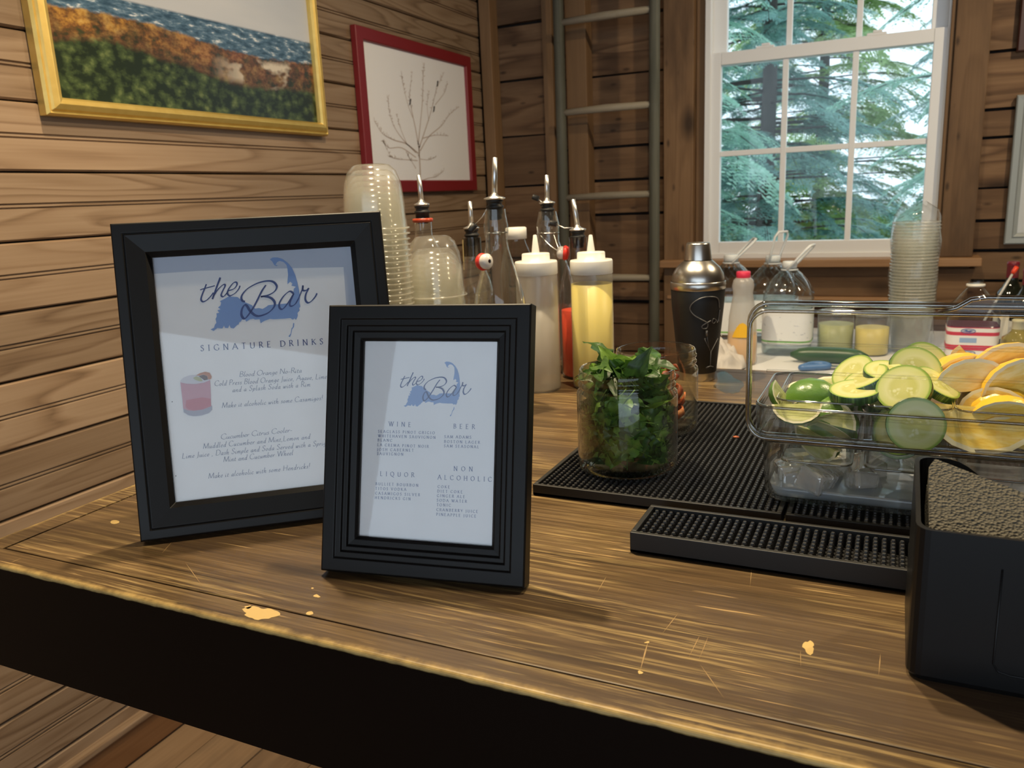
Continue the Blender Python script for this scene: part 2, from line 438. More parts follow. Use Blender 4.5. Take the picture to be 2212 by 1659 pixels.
# ---- ladder hung on the back wall
laddm = wood('ladder_weathered', (0.020, 0.022, 0.016), (0.060, 0.062, 0.046), (0.17, 0.16, 0.125), 'z', 3.0, 0.6, 4, 0.2, grime=0.35, grimecol=(0.20, 0.19, 0.15))
rungm = wood('rung_worn', (0.12, 0.10, 0.07), (0.24, 0.205, 0.15), (0.36, 0.32, 0.25), 'x', 3.0, 0.5, 4, 0.25)
YL = YB - .075
la = thing('ladder', 'weathered dark green wooden ladder upright against the plank back wall', 'ladder', (W(1310, 600, 'y', YL).x, YL, 0))
def lx(px, py): return W(px, py, 'y', YL).x
for (t0, t1, b0, b1) in ((1194, 1216, 1205, 1232), (1402, 1426, 1401, 1426)):
    zt, zb = W(1300, 0, 'y', YL).z, W(1300, 600, 'y', YL).z
    def xat(a, b, z):
        k_ = (z - zb)/(zt - zb); return lx(b, 600) + (lx(a, 0) - lx(b, 600))*k_
    # straight rails leaning a little
    vs = []
    zlo, zhi = 0.0, 2.7
    cx0 = (lx(t0, 0)+lx(t1, 0))/2; cx1 = (lx(b0 + (0 if t0 > 1300 else 3), 600)+lx(b1 + (0 if t0 > 1300 else 3), 600))/2
    def cxz(z, cx0=cx0, cx1=cx1, zb=zb, zt=zt): return cx1 + (cx0-cx1)*(z-zb)/(zt-zb)
    hw = abs(lx(t1, 0) - lx(t0, 0))/2
    MB().tube([(cxz(zlo), YL, zlo), (cxz(zb), YL, zb), (cxz(zt), YL, zt), (cxz(zhi), YL, zhi)], [hw, hw, hw, hw*.97], 12).build('rail', laddm, la)
    if t0 < 1300: LCX = cxz
    else: RCX = cxz
zr = [W(1400, y_, 'y', YL).z for y_ in (21, 226, 419, 600)]
dz = (zr[0] - zr[3])/3
for q in [zr[0] + 2*dz, zr[0] + dz] + zr + [zr[3] - dz, zr[3] - 2*dz, zr[3] - 3*dz]:
    if 0.1 < q < 2.65:
        MB().tube([(LCX(q) - .004, YL, q - .002), ((LCX(q)+RCX(q))/2, YL, q + .001), (RCX(q) + .004, YL, q)], [.012, .0145, .012], 10).build('rung', rungm, la)
# ================================================================== OUTSIDE
tag(MB().box(-30, 30, YB + .8, 60, -0.75, -0.7).build('ground', plain('lawn', (0.06, 0.11, 0.04), .9, var=.4)), kind='structure')
def leafmat(name, a, b, c):
    t = NT(name); n = t.noise(t.coord(), 2.3, 4, .6); n2 = t.noise(t.coord(), 14, 2)
    col = t.ramp(t.math('ADD', t.math('MULTIPLY', n, .65), t.math('MULTIPLY', n2, .4)), [(.34, a), (.52, b), (.70, c)])
    d = t.n('ShaderNodeBsdfDiffuse', {0: col}).outputs[0]; l = t.n('ShaderNodeBsdfTranslucent', {0: col}).outputs[0]
    return t.done(t.n('ShaderNodeMixShader', {0: .55, 1: d, 2: l}).outputs[0])
hem1 = leafmat('hemlock_needles', (0.20, 0.38, 0.30), (0.46, 0.72, 0.59), (0.70, 0.90, 0.80))
hem2 = leafmat('hemlock_needles_blue', (0.15, 0.30, 0.28), (0.34, 0.56, 0.51), (0.58, 0.80, 0.72))
hem3 = leafmat('beech_leaves', (0.20, 0.32, 0.12), (0.38, 0.56, 0.22), (0.60, 0.76, 0.38))
bark = plain('bark', (0.085, 0.075, 0.068), .9, var=.35)
def spray(seed, leaf, m=24):
    """leaf blades of one bough of length 1 along +x, flat and drooping"""
    rs = np.random.default_rng(seed); V = []
    for j in range(m):
        u = .12 + .88*(j + .5)/m; tl = .42*(1 - .74*u)*rs.uniform(.6, 1.2)
        for sd in (-1, 1):
            q = np.array([u, 0, 0]); dd = np.array([.75, sd*.95, rs.uniform(-.30, .08)]); dd /= np.linalg.norm(dd)
            nn = np.array([rs.uniform(-.25, .25), rs.uniform(-.25, .25), 1.0]); side = np.cross(nn, dd); side /= np.linalg.norm(side)
            kk = max(2, int(tl/(leaf*.5)))
            for e in range(kk):
                f = (e + .4)/kk; g = q + dd*(tl*f) + np.array([0, 0, -.28*tl*f*f])
                for sg in (-1, 1):
                    ax = dd*.75 + side*sg*.8; ax /= np.linalg.norm(ax)
                    wv = np.cross(ax, np.array([0, 0, 1.0]) + side*rs.uniform(-.6, .6)); wv /= np.linalg.norm(wv)
                    ll = leaf*rs.uniform(.7, 1.25); V.append((g, g + ax*ll*.45 + wv*ll*.2, g + ax*ll, g + ax*ll*.45 - wv*ll*.2))
    return np.array(V).reshape(-1, 3)
SPR = [spray(s_, .058) for s_ in range(5)]
def hemlock(label, loc, h, rad, n, seed, mat):
    rs = np.random.default_rng(seed); cx, cy, cz = loc
    t = thing('hemlock_tree', label, 'tree', loc, 'trees outside the window')
    MB().tube([(cx, cy, cz), (cx + .05, cy, cz + h*.4), (cx, cy + .04, cz + h*.8), (cx, cy, cz + h)], [.10, .075, .045, .012], 8).build('trunk', bark, t)
    br = MB(); out = []
    for i in range(int(n*2.0)):
        f = rs.uniform(.05, .97); z = h*f; LR = rad*(1.0 - .75*f)*rs.uniform(.6, 1.1); L = LR*rs.uniform(.42, .66); r0 = (LR - L)*rs.uniform(.2, 1.0); a = rs.uniform(0, 2*PI); rise = rs.uniform(.05, .3); droop = rs.uniform(.25, .6)
        Q = SPR[i % 5]; u = Q[:, 0]
        P = Q.copy(); P[:, 2] += rise*u - droop*u*u; P *= L
        c, s_ = math.cos(a), math.sin(a)
        P[:, 0] += r0
        out.append(np.stack([P[:, 0]*c - P[:, 1]*s_, P[:, 0]*s_ + P[:, 1]*c, P[:, 2] + z], 1))
        pt = lambda q: (cx + (r0*min(1, q*9) + L*q)*c, cy + (r0*min(1, q*9) + L*q)*s_, cz + z + L*(rise*q - droop*q*q))
        br.tube([pt(0), pt(.12), pt(.5), pt(1.0)], [.014, .010, .006, .002], 4)
    br.build('branches', bark, t, fixn=False)
    V = np.concatenate(out).astype(np.float32); nq = len(V)//4
    me = bpy.data.meshes.new('foliage'); me.vertices.add(nq*4); me.vertices.foreach_set('co', V.ravel()); me.loops.add(nq*4); me.loops.foreach_set('vertex_index', np.arange(nq*4, dtype=np.int32))
    me.polygons.add(nq); me.polygons.foreach_set('loop_start', np.arange(0, nq*4, 4, dtype=np.int32)); me.update(calc_edges=True); me.materials.append(mat)
    o = bpy.data.objects.new('foliage', me); COL.objects.link(o); o.parent = t
    return t
hemlock('pale green hemlock with feathery sprays nearest behind the window, at its left', (-1.75, 6.4, -.7), 7.0, 1.7, 100, 11, hem1)
hemlock('dark blue green hemlock filling the lower middle of the window', (-1.35, 9.3, -.7), 7.5, 2.3, 125, 12, hem2)
hemlock('grey green hemlock seen through the right hand window panes', (.85, 7.2, -.7), 8.0, 1.9, 90, 13, hem1)
hemlock('bluish hemlock farther back at the left of the window', (-3.6, 11.5, -.7), 9.5, 2.9, 110, 14, hem2)
hemlock('yellow green tree farther back showing low between the hemlocks', (-1.2, 14.0, -.7), 9.0, 3.4, 120, 15, hem3)
hemlock('tall hemlock farther back at the right of the window', (1.6, 12.2, -.7), 9.5, 2.9, 110, 16, hem2)
# ================================================================== BAR
BX0, BX1, BY0, BY1 = -0.851, 2.2, 0.442, 1.50
def barmat(name, edge_axis=None, edge_at=0.0, sgn=1):
    """dark stained top, worn through to yellow wood in streaks and along the edges"""
    t = NT(name); v = t.coord()
    grain = t.math('ADD', t.math('MULTIPLY', t.noise(t.mapping(v, (3.5, 210, 95)), 1.0, 4, .7), .6), t.math('MULTIPLY', t.noise(t.mapping(v, (2.6, 30, 20)), 1.0, 5, .7), .4))
    broad = t.noise(t.mapping(v, (2.4, 6.5, 6)), 1.0, 4, .6, .4)
    col = t.ramp(grain, [(.36, (0.034, 0.021, 0.010)), (.5, (0.112, 0.069, 0.031)), (.64, (0.225, 0.149, 0.068))])
    col = t.mix(t.ramp(broad, [(.42, (0,0,0)), (.62, (.75,.75,.75))]), col, (0.085, 0.054, 0.034))
    streak = t.math('MULTIPLY', t.ramp(t.noise(t.mapping(v, (7, 210, 60), (3, 1, 0)), 1.0, 4, .72), [(.50, (0,0,0)), (.66, (1,1,1))]),
                    t.ramp(t.noise(t.mapping(v, (3.2, 8.5, 5), (9, 4, 0)), 1.0, 3, .6), [(.44, (0,0,0)), (.60, (1,1,1))]))
    col = t.mix(t.math('MULTIPLY', streak, .85), col, (0.47, 0.335, 0.14))
    spec = .4
    # scratches in several directions
    for rot, sc, off in ((.5, (7, 330, 1), 2.0), (1.35, (8, 260, 1), 5.0), (2.5, (6, 300, 1), 8.0), (-.4, (8, 280, 1), 11.0)):
        w_ = t.noise(t.mapping(v, sc, (off, off*.7, 0), (0, 0, rot)), 1.0, 1, .4)
        gate = t.noise(t.mapping(v, (9, 9, 1), (off, 0, 0)), 1.0, 2)
        sc_ = t.math('MULTIPLY', t.ramp(w_, [(.700, (0,0,0)), (.735, (1,1,1))]), t.ramp(gate, [(.52, (0,0,0)), (.62, (1,1,1))]))
        col = t.mix(t.math('MULTIPLY', sc_, .75), col, (0.60, 0.40, 0.17))
    if edge_axis is not None:
        sp = t.n('ShaderNodeSeparateXYZ', {0: v}).outputs[edge_axis]
        d = t.math('MULTIPLY', t.math('SUBTRACT', sp, edge_at), sgn)      # distance inward
        d = t.math('ADD', d, t.math('MULTIPLY', t.math('SUBTRACT', t.noise(t.mapping(v, (26, 26, 60)), 1.0, 4, .7), .5), .018))
        col = t.mix(t.ramp(d, [(-.001, (1,1,1)), (.0060, (0,0,0))]), col, (0.52, 0.36, 0.13))
        # the fascia below keeps its black paint
        zz_ = t.n('ShaderNodeSeparateXYZ', {0: v}).outputs[2]
        nz = t.math('ADD', zz_, t.math('MULTIPLY', t.math('SUBTRACT', t.noise(t.mapping(v, (40, 40, 80)), 1.0, 3), .5), .0035))
        mk = t.ramp(t.math('MULTIPLY', t.math('ADD', nz, .0042), 100), [(.0, (1,1,1)), (.15, (0,0,0))])
        col = t.mix(mk, col, (0.007, 0.0042, 0.003))
        spec = t.math('SUBTRACT', .4, t.math('MULTIPLY', mk, .32))
    rg = t.math('ADD', .26, t.math('MULTIPLY', broad, .22))
    return t.done(t.bsdf(col=col, rough=rg, spec=spec))
bar = thing('bar_counter', 'long dark stained wooden bar counter with scratched top and worn golden edges', 'bar counter', (BX0, BY0, 0))
zt = ZBAR
SF, SL = BY0 + .028, BX0 + .032      # seams
off = Vector((0, 0, ZBAR))
MB().box(SL + .0020, BX1, SF + .0020, BY1 - .03, zt - .03, zt).build('top_panel', barmat('bar_top'), bar, bevel=.0012)
# edge boards: rounded at the top edge, deep black fascia
def edge_board(name, prof, fn, d0, d1, mat):
    return MB().prism(prof, fn, d0, d1).build(name, mat, bar)
r_ = .0032
arc = [(r_ - r_*math.cos(a), -r_ + r_*math.sin(a)) for a in (0, .4, .8, 1.2, PI/2)]
pf = [(0.028, 0)] + [(.028, -.117), (.0, -.117)] + arc
mf = barmat('bar_front_edge', 1, 0.0, 1); ml = barmat('bar_side_edge', 0, 0.0, 1)
eo = MB().prism(pf, lambda u, v, d: (d, u, v), 0, BX1 - BX0).build('front_edge', mf, bar, local=True); eo.location = (0, 0, zt)
pl_ = [(0.032, 0), (.032, -.117), (.0, -.117)] + arc
eo = MB().prism(pl_, lambda u, v, d: (u, d, v), 0.0282, BY1 - BY0).build('side_edge', ml, bar, local=True); eo.location = (0, 0, zt)
MB().box(SL, BX1, BY1 - .0285, BY1, zt - .117, zt).build('back_edge', barmat('bar_back_edge'), bar)
black_paint = plain('black_paint', (0.012, 0.008, 0.006), .55)
MB().box(-.30, BX1 - .1, BY0 + .16, BY1 - .12, 0.0, zt - .031).build('base_cabinet', plain('bar_base', (0.018, 0.011, 0.007), .6), bar)
MB().box(SL + .003, BX1 - .01, SF + .003, BY1 - .032, zt - .05, zt - .031).build('underside', black_paint, bar)
# bare spots where the stain is chipped off
chip = plain('bare_wood_chip', (0.66, 0.46, 0.17), .45)
def chip_at(px, py, rx, ry, seed, n=16, rough=.35):
    rn = random.Random(seed); c = W(px, py, 'z', ZBAR)
    poly = []
    for k in range(n):
        a = 2*PI*k/n; q = 1 + rough*(.55*math.sin(2*a + seed) + .45*math.sin(3*a + 2*seed) + .25*math.sin(7*a + seed) + rn.uniform(-.25, .25)); P_ = W(px + rx*q*math.cos(a), py + ry*q*math.sin(a), 'z', ZBAR); poly.append((P_.x, P_.y))
    MB().prism(poly, lambda u, v, d: (u, v, d), ZBAR - .0005, ZBAR + .00025).build('worn_chip', chip, bar)
chip_at(562, 1325, 34, 15, 1, 26, .3); chip_at(536, 1312, 6, 4, 2); chip_at(669, 1325, 8, 4, 3, 12, .15)
chip_at(248, 1128, 10, 4, 4, 16, .08); chip_at(1747, 1398, 14, 12, 5, 18, .4); chip_at(684, 1288, 7, 3, 6); chip_at(1383, 1453, 5, 4, 7)
chip_at(1398, 1388, 5, 2, 9); chip_at(675, 1271, 3, 1.5, 10, 8, .1)
scr = plain('scratched_wood', (0.40, 0.26, 0.11), .5)
def scratch(px0, py0, px1, py1, wd):
    wd *= .55
    a, b = W(px0, py0, 'z', ZBAR), W(px1, py1, 'z', ZBAR); d = (b-a).normalized(); n_ = Vector((-d.y, d.x, 0))*wd
    m_ = (a*.6 + b*.4)
    MB().prism([(a.x, a.y), (m_.x + n_.x, m_.y + n_.y), (b.x, b.y), (m_.x - n_.x, m_.y - n_.y)], lambda u, v, d_: (u, v, d_), ZBAR - .0004, ZBAR + .0002).build('scratch', scr, bar)
for a in ((1400, 1386, 1382, 1452, .0011), (1512, 1372, 1488, 1420, .0006), (1530, 1375, 1510, 1425, .0005), (1512, 1435, 1565, 1510, .0006), (1902, 1412, 1898, 1460, .0007),
          (1729, 1405, 1730, 1440, .0005), (1465, 1325, 1430, 1370, .0006), (1310, 1245, 1290, 1280, .0005), (1625, 1215, 1620, 1270, .0005), (400, 1215, 440, 1270, .0005), (350, 1195, 372, 1170, .0005),
          (1150, 866, 1250, 873, .0020), (150, 1235, 185, 1248, .0005), (22, 1216, 47, 1206, .0007), (190, 1210, 280, 1226, .0010)):
    scratch(*a)

# spilt water near the shaker
pud = []
rnp = random.Random(4); pc = (1572, 828)
for i in range(26):
    a = 2*PI*i/26; q = W(pc[0] + 30*(1 + .25*math.sin(3*a + 1) + rnp.uniform(-.12, .12))*math.cos(a), pc[1] + 22*(1 + .3*math.sin(2*a) + rnp.uniform(-.12, .12))*math.sin(a), 'z', ZBAR); pud.append((q.x, q.y))
o = MB().prism(pud, lambda u, v, d: (u, v, d), ZBAR + .0001, ZBAR + .0007).build('water_spill', clear('spilt_water', (0.86, 0.87, 0.87), (0.8, 0.82, 0.84), .08, .3, power=3.0, base=.02))
tag(o, 'thin puddle of spilt water on the bar beside the shaker', 'puddle')
# ================================================================== LETTERING (own stroke letters with a broad nib)
GL = {  # width, strokes; a stroke that starts with 'c' is a smooth curve
 'A': (.86, [[(.02,0),(.43,1)], [(.43,1),(.84,0)], [(.18,.36),(.68,.36)]]),
 'B': (.66, [[(.12,0),(.12,1)], ['c',(.12,1),(.4,.98),(.54,.77),(.38,.55),(.12,.53)], ['c',(.12,.53),(.42,.52),(.62,.27),(.42,.02),(.12,0)]]),
 'C': (.82, [['c',(.76,.80),(.62,.96),(.44,1),(.15,.82),(.05,.5),(.15,.17),(.46,0),(.66,.04),(.78,.2)]]),
 'D': (.86, [[(.12,0),(.12,1)], ['c',(.12,1),(.5,.98),(.76,.75),(.81,.5),(.76,.25),(.5,.02),(.12,0)]]),
 'E': (.64, [[(.12,0),(.12,1)], [(.12,1),(.58,1)], [(.12,.53),(.48,.53)], [(.12,0),(.6,0)]]),
 'F': (.58, [[(.12,0),(.12,1)], [(.12,1),(.56,1)], [(.12,.53),(.46,.53)]]),
 'G': (.86, [['c',(.76,.80),(.62,.96),(.44,1),(.15,.82),(.05,.5),(.15,.17),(.46,0),(.64,.03),(.78,.12)], [(.78,.1),(.78,.42)]]),
 'H': (.86, [[(.12,0),(.12,1)], [(.74,0),(.74,1)], [(.12,.52),(.74,.52)]]),
 'I': (.3, [[(.15,0),(.15,1)]]),
 'J': (.34, [['c',(.2,1),(.2,.6),(.2,.2),(.14,-.1),(-.04,-.2)]]),
 'K': (.74, [[(.12,0),(.12,1)], [(.68,1),(.14,.48)], [(.26,.58),(.74,0)]]),
 'L': (.6, [[(.12,0),(.12,1)], [(.12,0),(.58,0)]]),
 'M': (1.0, [[(.08,0),(.14,1)], [(.14,1),(.5,.05)], [(.5,.05),(.86,1)], [(.86,1),(.92,0)]]),
 'N': (.86, [[(.12,0),(.12,1)], [(.12,1),(.74,0)], [(.74,0),(.74,1)]]),
 'O': (.92, [['c',(.46,1),(.16,.83),(.05,.5),(.16,.17),(.46,0),(.76,.17),(.87,.5),(.76,.83),(.46,1)]]),
 'P': (.6, [[(.12,0),(.12,1)], ['c',(.12,1),(.42,.98),(.56,.74),(.42,.48),(.12,.46)]]),
 'Q': (.92, [['c',(.46,1),(.16,.83),(.05,.5),(.16,.17),(.46,0),(.76,.17),(.87,.5),(.76,.83),(.46,1)], ['c',(.48,.02),(.66,-.16),(.92,-.22)]]),
 'R': (.7, [[(.12,0),(.12,1)], ['c',(.12,1),(.42,.98),(.55,.75),(.40,.52),(.12,.5)], [(.34,.5),(.7,0)]]),
 'S': (.58, [['c',(.50,.82),(.42,.97),(.26,1),(.10,.80),(.22,.58),(.42,.42),(.50,.2),(.30,0),(.14,.04),(.06,.2)]]),
 'T': (.7, [[(.35,0),(.35,1)], [(.03,1),(.67,1)]]),
 'U': (.84, [['c',(.12,1),(.12,.6),(.14,.2),(.28,.02),(.44,0),(.6,.03),(.72,.2),(.73,.6),(.73,1)]]),
 'V': (.8, [[(.02,1),(.4,0)], [(.4,0),(.78,1)]]),
 'W': (1.15, [[(.02,1),(.32,0)], [(.32,0),(.58,1)], [(.58,1),(.84,0)], [(.84,0),(1.13,1)]]),
 'X': (.78, [[(.04,1),(.74,0)], [(.72,1),(.04,0)]]),
 'Y': (.74, [[(.02,1),(.37,.46)], [(.72,1),(.37,.46)], [(.37,.46),(.37,0)]]),
 'Z': (.7, [[(.06,1),(.64,1)], [(.64,1),(.05,0)], [(.05,0),(.66,0)]]),
 'a': (.45, [['c',(.38,.36),(.26,.44),(.10,.30),(.06,.10),(.16,0),(.30,.14),(.38,.40)], ['c',(.38,.40),(.33,.12),(.38,0),(.46,.06)]]),
 'b': (.44, [['c',(.10,1),(.06,.5),(.06,.1),(.16,0),(.32,.08),(.40,.30),(.32,.43),(.18,.34),(.08,.2)]]),
 'c': (.36, [['c',(.34,.36),(.24,.45),(.10,.33),(.05,.14),(.15,0),(.27,.03),(.36,.12)]]),
 'd': (.47, [['c',(.36,.38),(.24,.44),(.10,.30),(.06,.10),(.16,0),(.30,.14),(.39,.5),(.42,1)], ['c',(.38,.40),(.34,.12),(.39,0),(.47,.06)]]),
 'e': (.37, [['c',(.07,.18),(.24,.24),(.33,.36),(.24,.45),(.10,.33),(.05,.14),(.15,0),(.27,.03),(.36,.12)]]),
 'f': (.3, [['c',(.36,.96),(.24,.98),(.18,.7),(.12,.1),(.02,-.25)], [(.04,.42),(.32,.42)]]),
 'g': (.44, [['c',(.36,.38),(.24,.44),(.10,.30),(.06,.12),(.15,.04),(.28,.14),(.37,.38),(.33,-.05),(.20,-.28),(.06,-.24)]]),
 'h': (.45, [['c',(.12,1),(.08,.5),(.05,0)], ['c',(.06,.14),(.20,.38),(.32,.44),(.35,.32),(.30,.08),(.36,0),(.45,.06)]]),
 'i': (.22, [['c',(.08,.40),(.06,.15),(.09,0),(.2,.06)], [(.10,.60),(.12,.66)]]),
 'j': (.22, [['c',(.12,.42),(.1,.1),(.04,-.24),(-.08,-.26)], [(.13,.60),(.15,.66)]]),
 'k': (.42, [['c',(.12,1),(.08,.5),(.05,0)], ['c',(.08,.2),(.24,.38),(.33,.42),(.28,.26),(.10,.2)], ['c',(.14,.22),(.26,.04),(.34,0),(.42,.06)]]),
 'l': (.22, [['c',(.13,1),(.08,.5),(.07,.1),(.11,0),(.2,.06)]]),
 'm': (.68, [['c',(.08,.42),(.07,.2),(.04,0)], ['c',(.05,.12),(.16,.36),(.27,.44),(.30,.3),(.27,0)], ['c',(.28,.12),(.40,.36),(.52,.44),(.55,.3),(.52,.08),(.58,0),(.68,.06)]]),
 'n': (.46, [['c',(.08,.42),(.07,.2),(.04,0)], ['c',(.05,.12),(.18,.36),(.31,.44),(.34,.3),(.30,.08),(.36,0),(.46,.06)]]),
 'o': (.42, [['c',(.22,.44),(.08,.32),(.05,.14),(.16,0),(.30,.10),(.36,.30),(.22,.44)]]),
 'p': (.44, [['c',(.10,.42),(.06,.1),(.0,-.28)], ['c',(.06,.1),(.18,.36),(.32,.44),(.38,.30),(.30,.06),(.16,0),(.07,.08)]]),
 'q': (.44, [['c',(.36,.38),(.24,.44),(.10,.30),(.06,.10),(.16,0),(.30,.14),(.38,.40)], [(.38,.40),(.32,-.28)]]),
 'r': (.34, [['c',(.08,.42),(.07,.2),(.04,0)], ['c',(.06,.14),(.16,.34),(.26,.44),(.33,.38)]]),
 's': (.32, [['c',(.28,.38),(.18,.45),(.10,.36),(.20,.22),(.26,.10),(.16,0),(.05,.06)]]),
 't': (.27, [['c',(.15,.62),(.09,.25),(.09,.04),(.16,0),(.25,.07)], [(.02,.42),(.25,.42)]]),
 'u': (.46, [['c',(.08,.42),(.06,.12),(.12,0),(.26,.10),(.36,.40)], ['c',(.37,.42),(.33,.12),(.38,0),(.46,.06)]]),
 'v': (.4, [['c',(.07,.42),(.10,.1),(.13,0),(.28,.16),(.34,.34),(.31,.43)]]),
 'w': (.6, [['c',(.07,.42),(.08,.1),(.12,0),(.24,.14),(.30,.40),(.30,.1),(.36,0),(.48,.16),(.54,.36),(.50,.43)]]),
 'x': (.4, [[(.06,.42),(.36,0)], [(.36,.42),(.03,0)]]), 'y': (.42, [['c',(.07,.42),(.07,.1),(.13,0),(.26,.10),(.36,.40)], ['c',(.37,.42),(.32,-.05),(.18,-.28),(.05,-.24)]]),
 'z': (.36, [[(.06,.42),(.32,.42),(.04,0),(.34,0)]]),
 ',': (.2, [['c',(.09,.05),(.12,-.03),(.05,-.15)]]), '.': (.2, [[(.08,0),(.11,.05)]]), '!': (.26, [[(.14,1),(.10,.28)], [(.09,0),(.11,.06)]]), '-': (.34, [[(.04,.24),(.30,.24)]]), ' ': (.26, []),
}
def ribbon(mb, pts, width, put, h):
    """flat stroke through 2D points; width(dx, dy) gives its breadth"""
    n = len(pts); L_ = []; R_ = []
    for i in range(n):
        a = pts[max(i-1, 0)]; b = pts[min(i+1, n-1)]; dx, dy = b[0]-a[0], b[1]-a[1]; l = math.hypot(dx, dy) or 1e-9
        dx /= l; dy /= l; wd = width(dx, dy)/2
        L_.append(put(pts[i][0] - dy*wd, pts[i][1] + dx*wd, h)); R_.append(put(pts[i][0] + dy*wd, pts[i][1] - dx*wd, h))
    mb.add(L_ + R_, [(i, i+1, n+i+1, n+i) for i in range(n-1)])
def nib(thick, thin, ang=20): 
    s_, c_ = math.sin(R(ang)), math.cos(R(ang))
    return lambda dx, dy: thin + (thick - thin)*abs(dy*c_ - dx*s_)
def text_line(mb, txt, a, b, cap, put, h, italic=0.0, spacing=0.0, bold=1.0, serif=True):
    """letters from a to b (2D points on the sheet), fitted to that length"""
    ax = Vector((b[0]-a[0], b[1]-a[1])); L = ax.length; ax.normalize(); up = Vector((-ax.y, ax.x))
    tot = sum(GL[c][0] for c in txt)*cap; gap = (L - tot)/max(1, len(txt) - 1); sx = 1.0
    if gap < -.02*cap or (spacing == 0 and gap > .12*cap):
        g = .05*cap if spacing == 0 else spacing*cap; sx = (L - g*(len(txt)-1))/tot; gap = g
    x = 0.0; wf = nib(.135*cap*bold, .05*cap*bold)
    for c in txt:
        wd, st = GL[c]
        for s_ in st:
            if s_[0] == 'c': P_ = [(q.x, q.y) for q in crom([(*u, 0) for u in s_[1:]], 5)]
            else: P_ = s_
            Q = [(a[0] + ax.x*(x + (u*sx + v*italic)*cap) + up.x*v*cap, a[1] + ax.y*(x + (u*sx + v*italic)*cap) + up.y*v*cap) for u, v in P_]
            ribbon(mb, Q, wf, put, h)
            if serif and c.isupper() and s_[0] != 'c' and not italic:
                for (u, v) in (s_[0], s_[-1]):
                    du, dv = s_[-1][0]-s_[0][0], s_[-1][1]-s_[0][1]
                    if abs(dv) > .6 and (abs(v) < .02 or abs(v-1) < .02):
                        ribbon(mb, [(a[0] + ax.x*(x + (u+e)*sx*cap) + up.x*v*cap, a[1] + ax.y*(x + (u+e)*sx*cap) + up.y*v*cap) for e in (-.13, .13)], lambda *_: .05*cap*bold, put, h)
        x += wd*sx*cap + gap
# the script words and the painted map, traced as points (x right, y down)
SCRIPT = [([(265,545),(235,620),(195,720),(180,790),(210,825),(270,800),(340,730),(375,680)], 30), ([(165,637),(210,622),(320,592),(400,570)], 26),
 ([(485,440),(440,560),(390,700),(360,785)], 36), ([(375,740),(440,640),(510,570),(552,550),(560,580),(520,660),(500,720),(530,745),(580,700),(615,650)], 30),
 ([(620,650),(700,620),(750,560),(740,515),(690,530),(620,620),(600,690),(640,730),(720,690),(780,620),(800,570)], 28),
 ([(1212,560),(1150,650),(1080,790),(1010,920),(930,1040),(870,1095),(825,1040),(830,950),(870,880),(910,890),(960,970),(1040,1040),(1120,1050),(1250,1000),(1340,910),(1350,830),(1290,765),(1200,740),(1130,745)], 40),
 ([(1130,745),(1250,720),(1350,660),(1385,580),(1330,510),(1230,495),(1080,530),(930,610),(850,690),(820,760),(840,810),(880,825)], 36),
 ([(1650,690),(1590,660),(1500,730),(1430,840),(1430,920),(1480,940),(1560,850),(1640,720),(1658,690)], 34), ([(1658,690),(1610,800),(1590,870),(1620,895),(1680,860),(1735,770)], 32),
 ([(1735,770),(1770,680),(1800,605),(1802,565)], 26), ([(1802,565),(1800,640),(1850,645),(1892,612),(1850,700),(1840,790),(1880,842),(1940,812),(2000,740),(2025,690)], 34)]
CAPE = [(1275,150),(1320,120),(1400,120),(1480,145),(1560,205),(1630,290),(1680,400),(1715,520),(1740,640),(1755,760),(1748,840),(1762,900),(1740,930),(1752,960),(1715,1005),(1722,1040),(1710,1080),(1690,1112),(1668,1090),(1640,1110),(1600,1085),(1500,1095),(1330,1105),(1280,1098),(1200,1125),(1150,1150),(1130,1170),(1112,1105),(1040,1110),(1010,1098),(960,1105),(900,1142),(880,1108),(830,1110),(812,1145),(790,1150),(780,1185),(755,1195),(700,1250),(650,1240),(632,1195),(610,1245),(560,1242),(545,1205),(520,1250),(440,1245),(380,1290),(330,1265),(385,1240),(400,1190),(425,1160),(410,1100),(430,1060),(425,1010),(470,1000),(440,960),(490,945),(450,915),(490,885),(500,840),(480,815),(540,785),(620,740),(700,745),(760,750),(820,800),(900,840),(990,880),(1040,935),(1100,925),(1160,940),(1210,910),(1250,880),(1330,870),(1440,862),(1560,850),(1620,810),(1650,720),(1655,620),(1690,585),(1620,570),(1635,535),(1600,505),(1558,545),(1555,500),(1565,400),(1555,300),(1540,240),(1490,190),(1430,175),(1390,195),(1365,240),(1405,245),(1380,260),(1345,240),(1310,180)]
DRIP = [(1570,1375),(1605,1335),(1620,1250),(1640,1225),(1648,1160),(1664,1170),(1660,1225),(1632,1262),(1612,1350),(1595,1388)]

black_frame = plain('black_frame', (0.0052, 0.0050, 0.0050), .45, spec=.28)
paper_m = NT('menu_paper'); _n = paper_m.noise(paper_m.coord(), 30, 3)
paper_m = paper_m.done(paper_m.bsdf(col=paper_m.mix(_n, (0.80, 0.80, 0.82), (0.87, 0.87, 0.89)), rough=.75, spec=.2))
paper2_m = plain('backing_paper', (0.50, 0.55, 0.66), .8)
ink = plain('blue_ink', (0.060, 0.10, 0.26), .7, spec=.1); ink_grey = plain('grey_blue_ink', (0.145, 0.17, 0.28), .7, spec=.1); sea_ink = plain('washed_blue_ink', (0.22, 0.35, 0.64), .7, spec=.1)
pic_glass = clear('picture_glass', (0.985, 0.99, 0.99), (0.95, 0.96, 0.96), 0.015, 1.0)
felt = plain('black_backing', (0.01, 0.01, 0.01), .9)

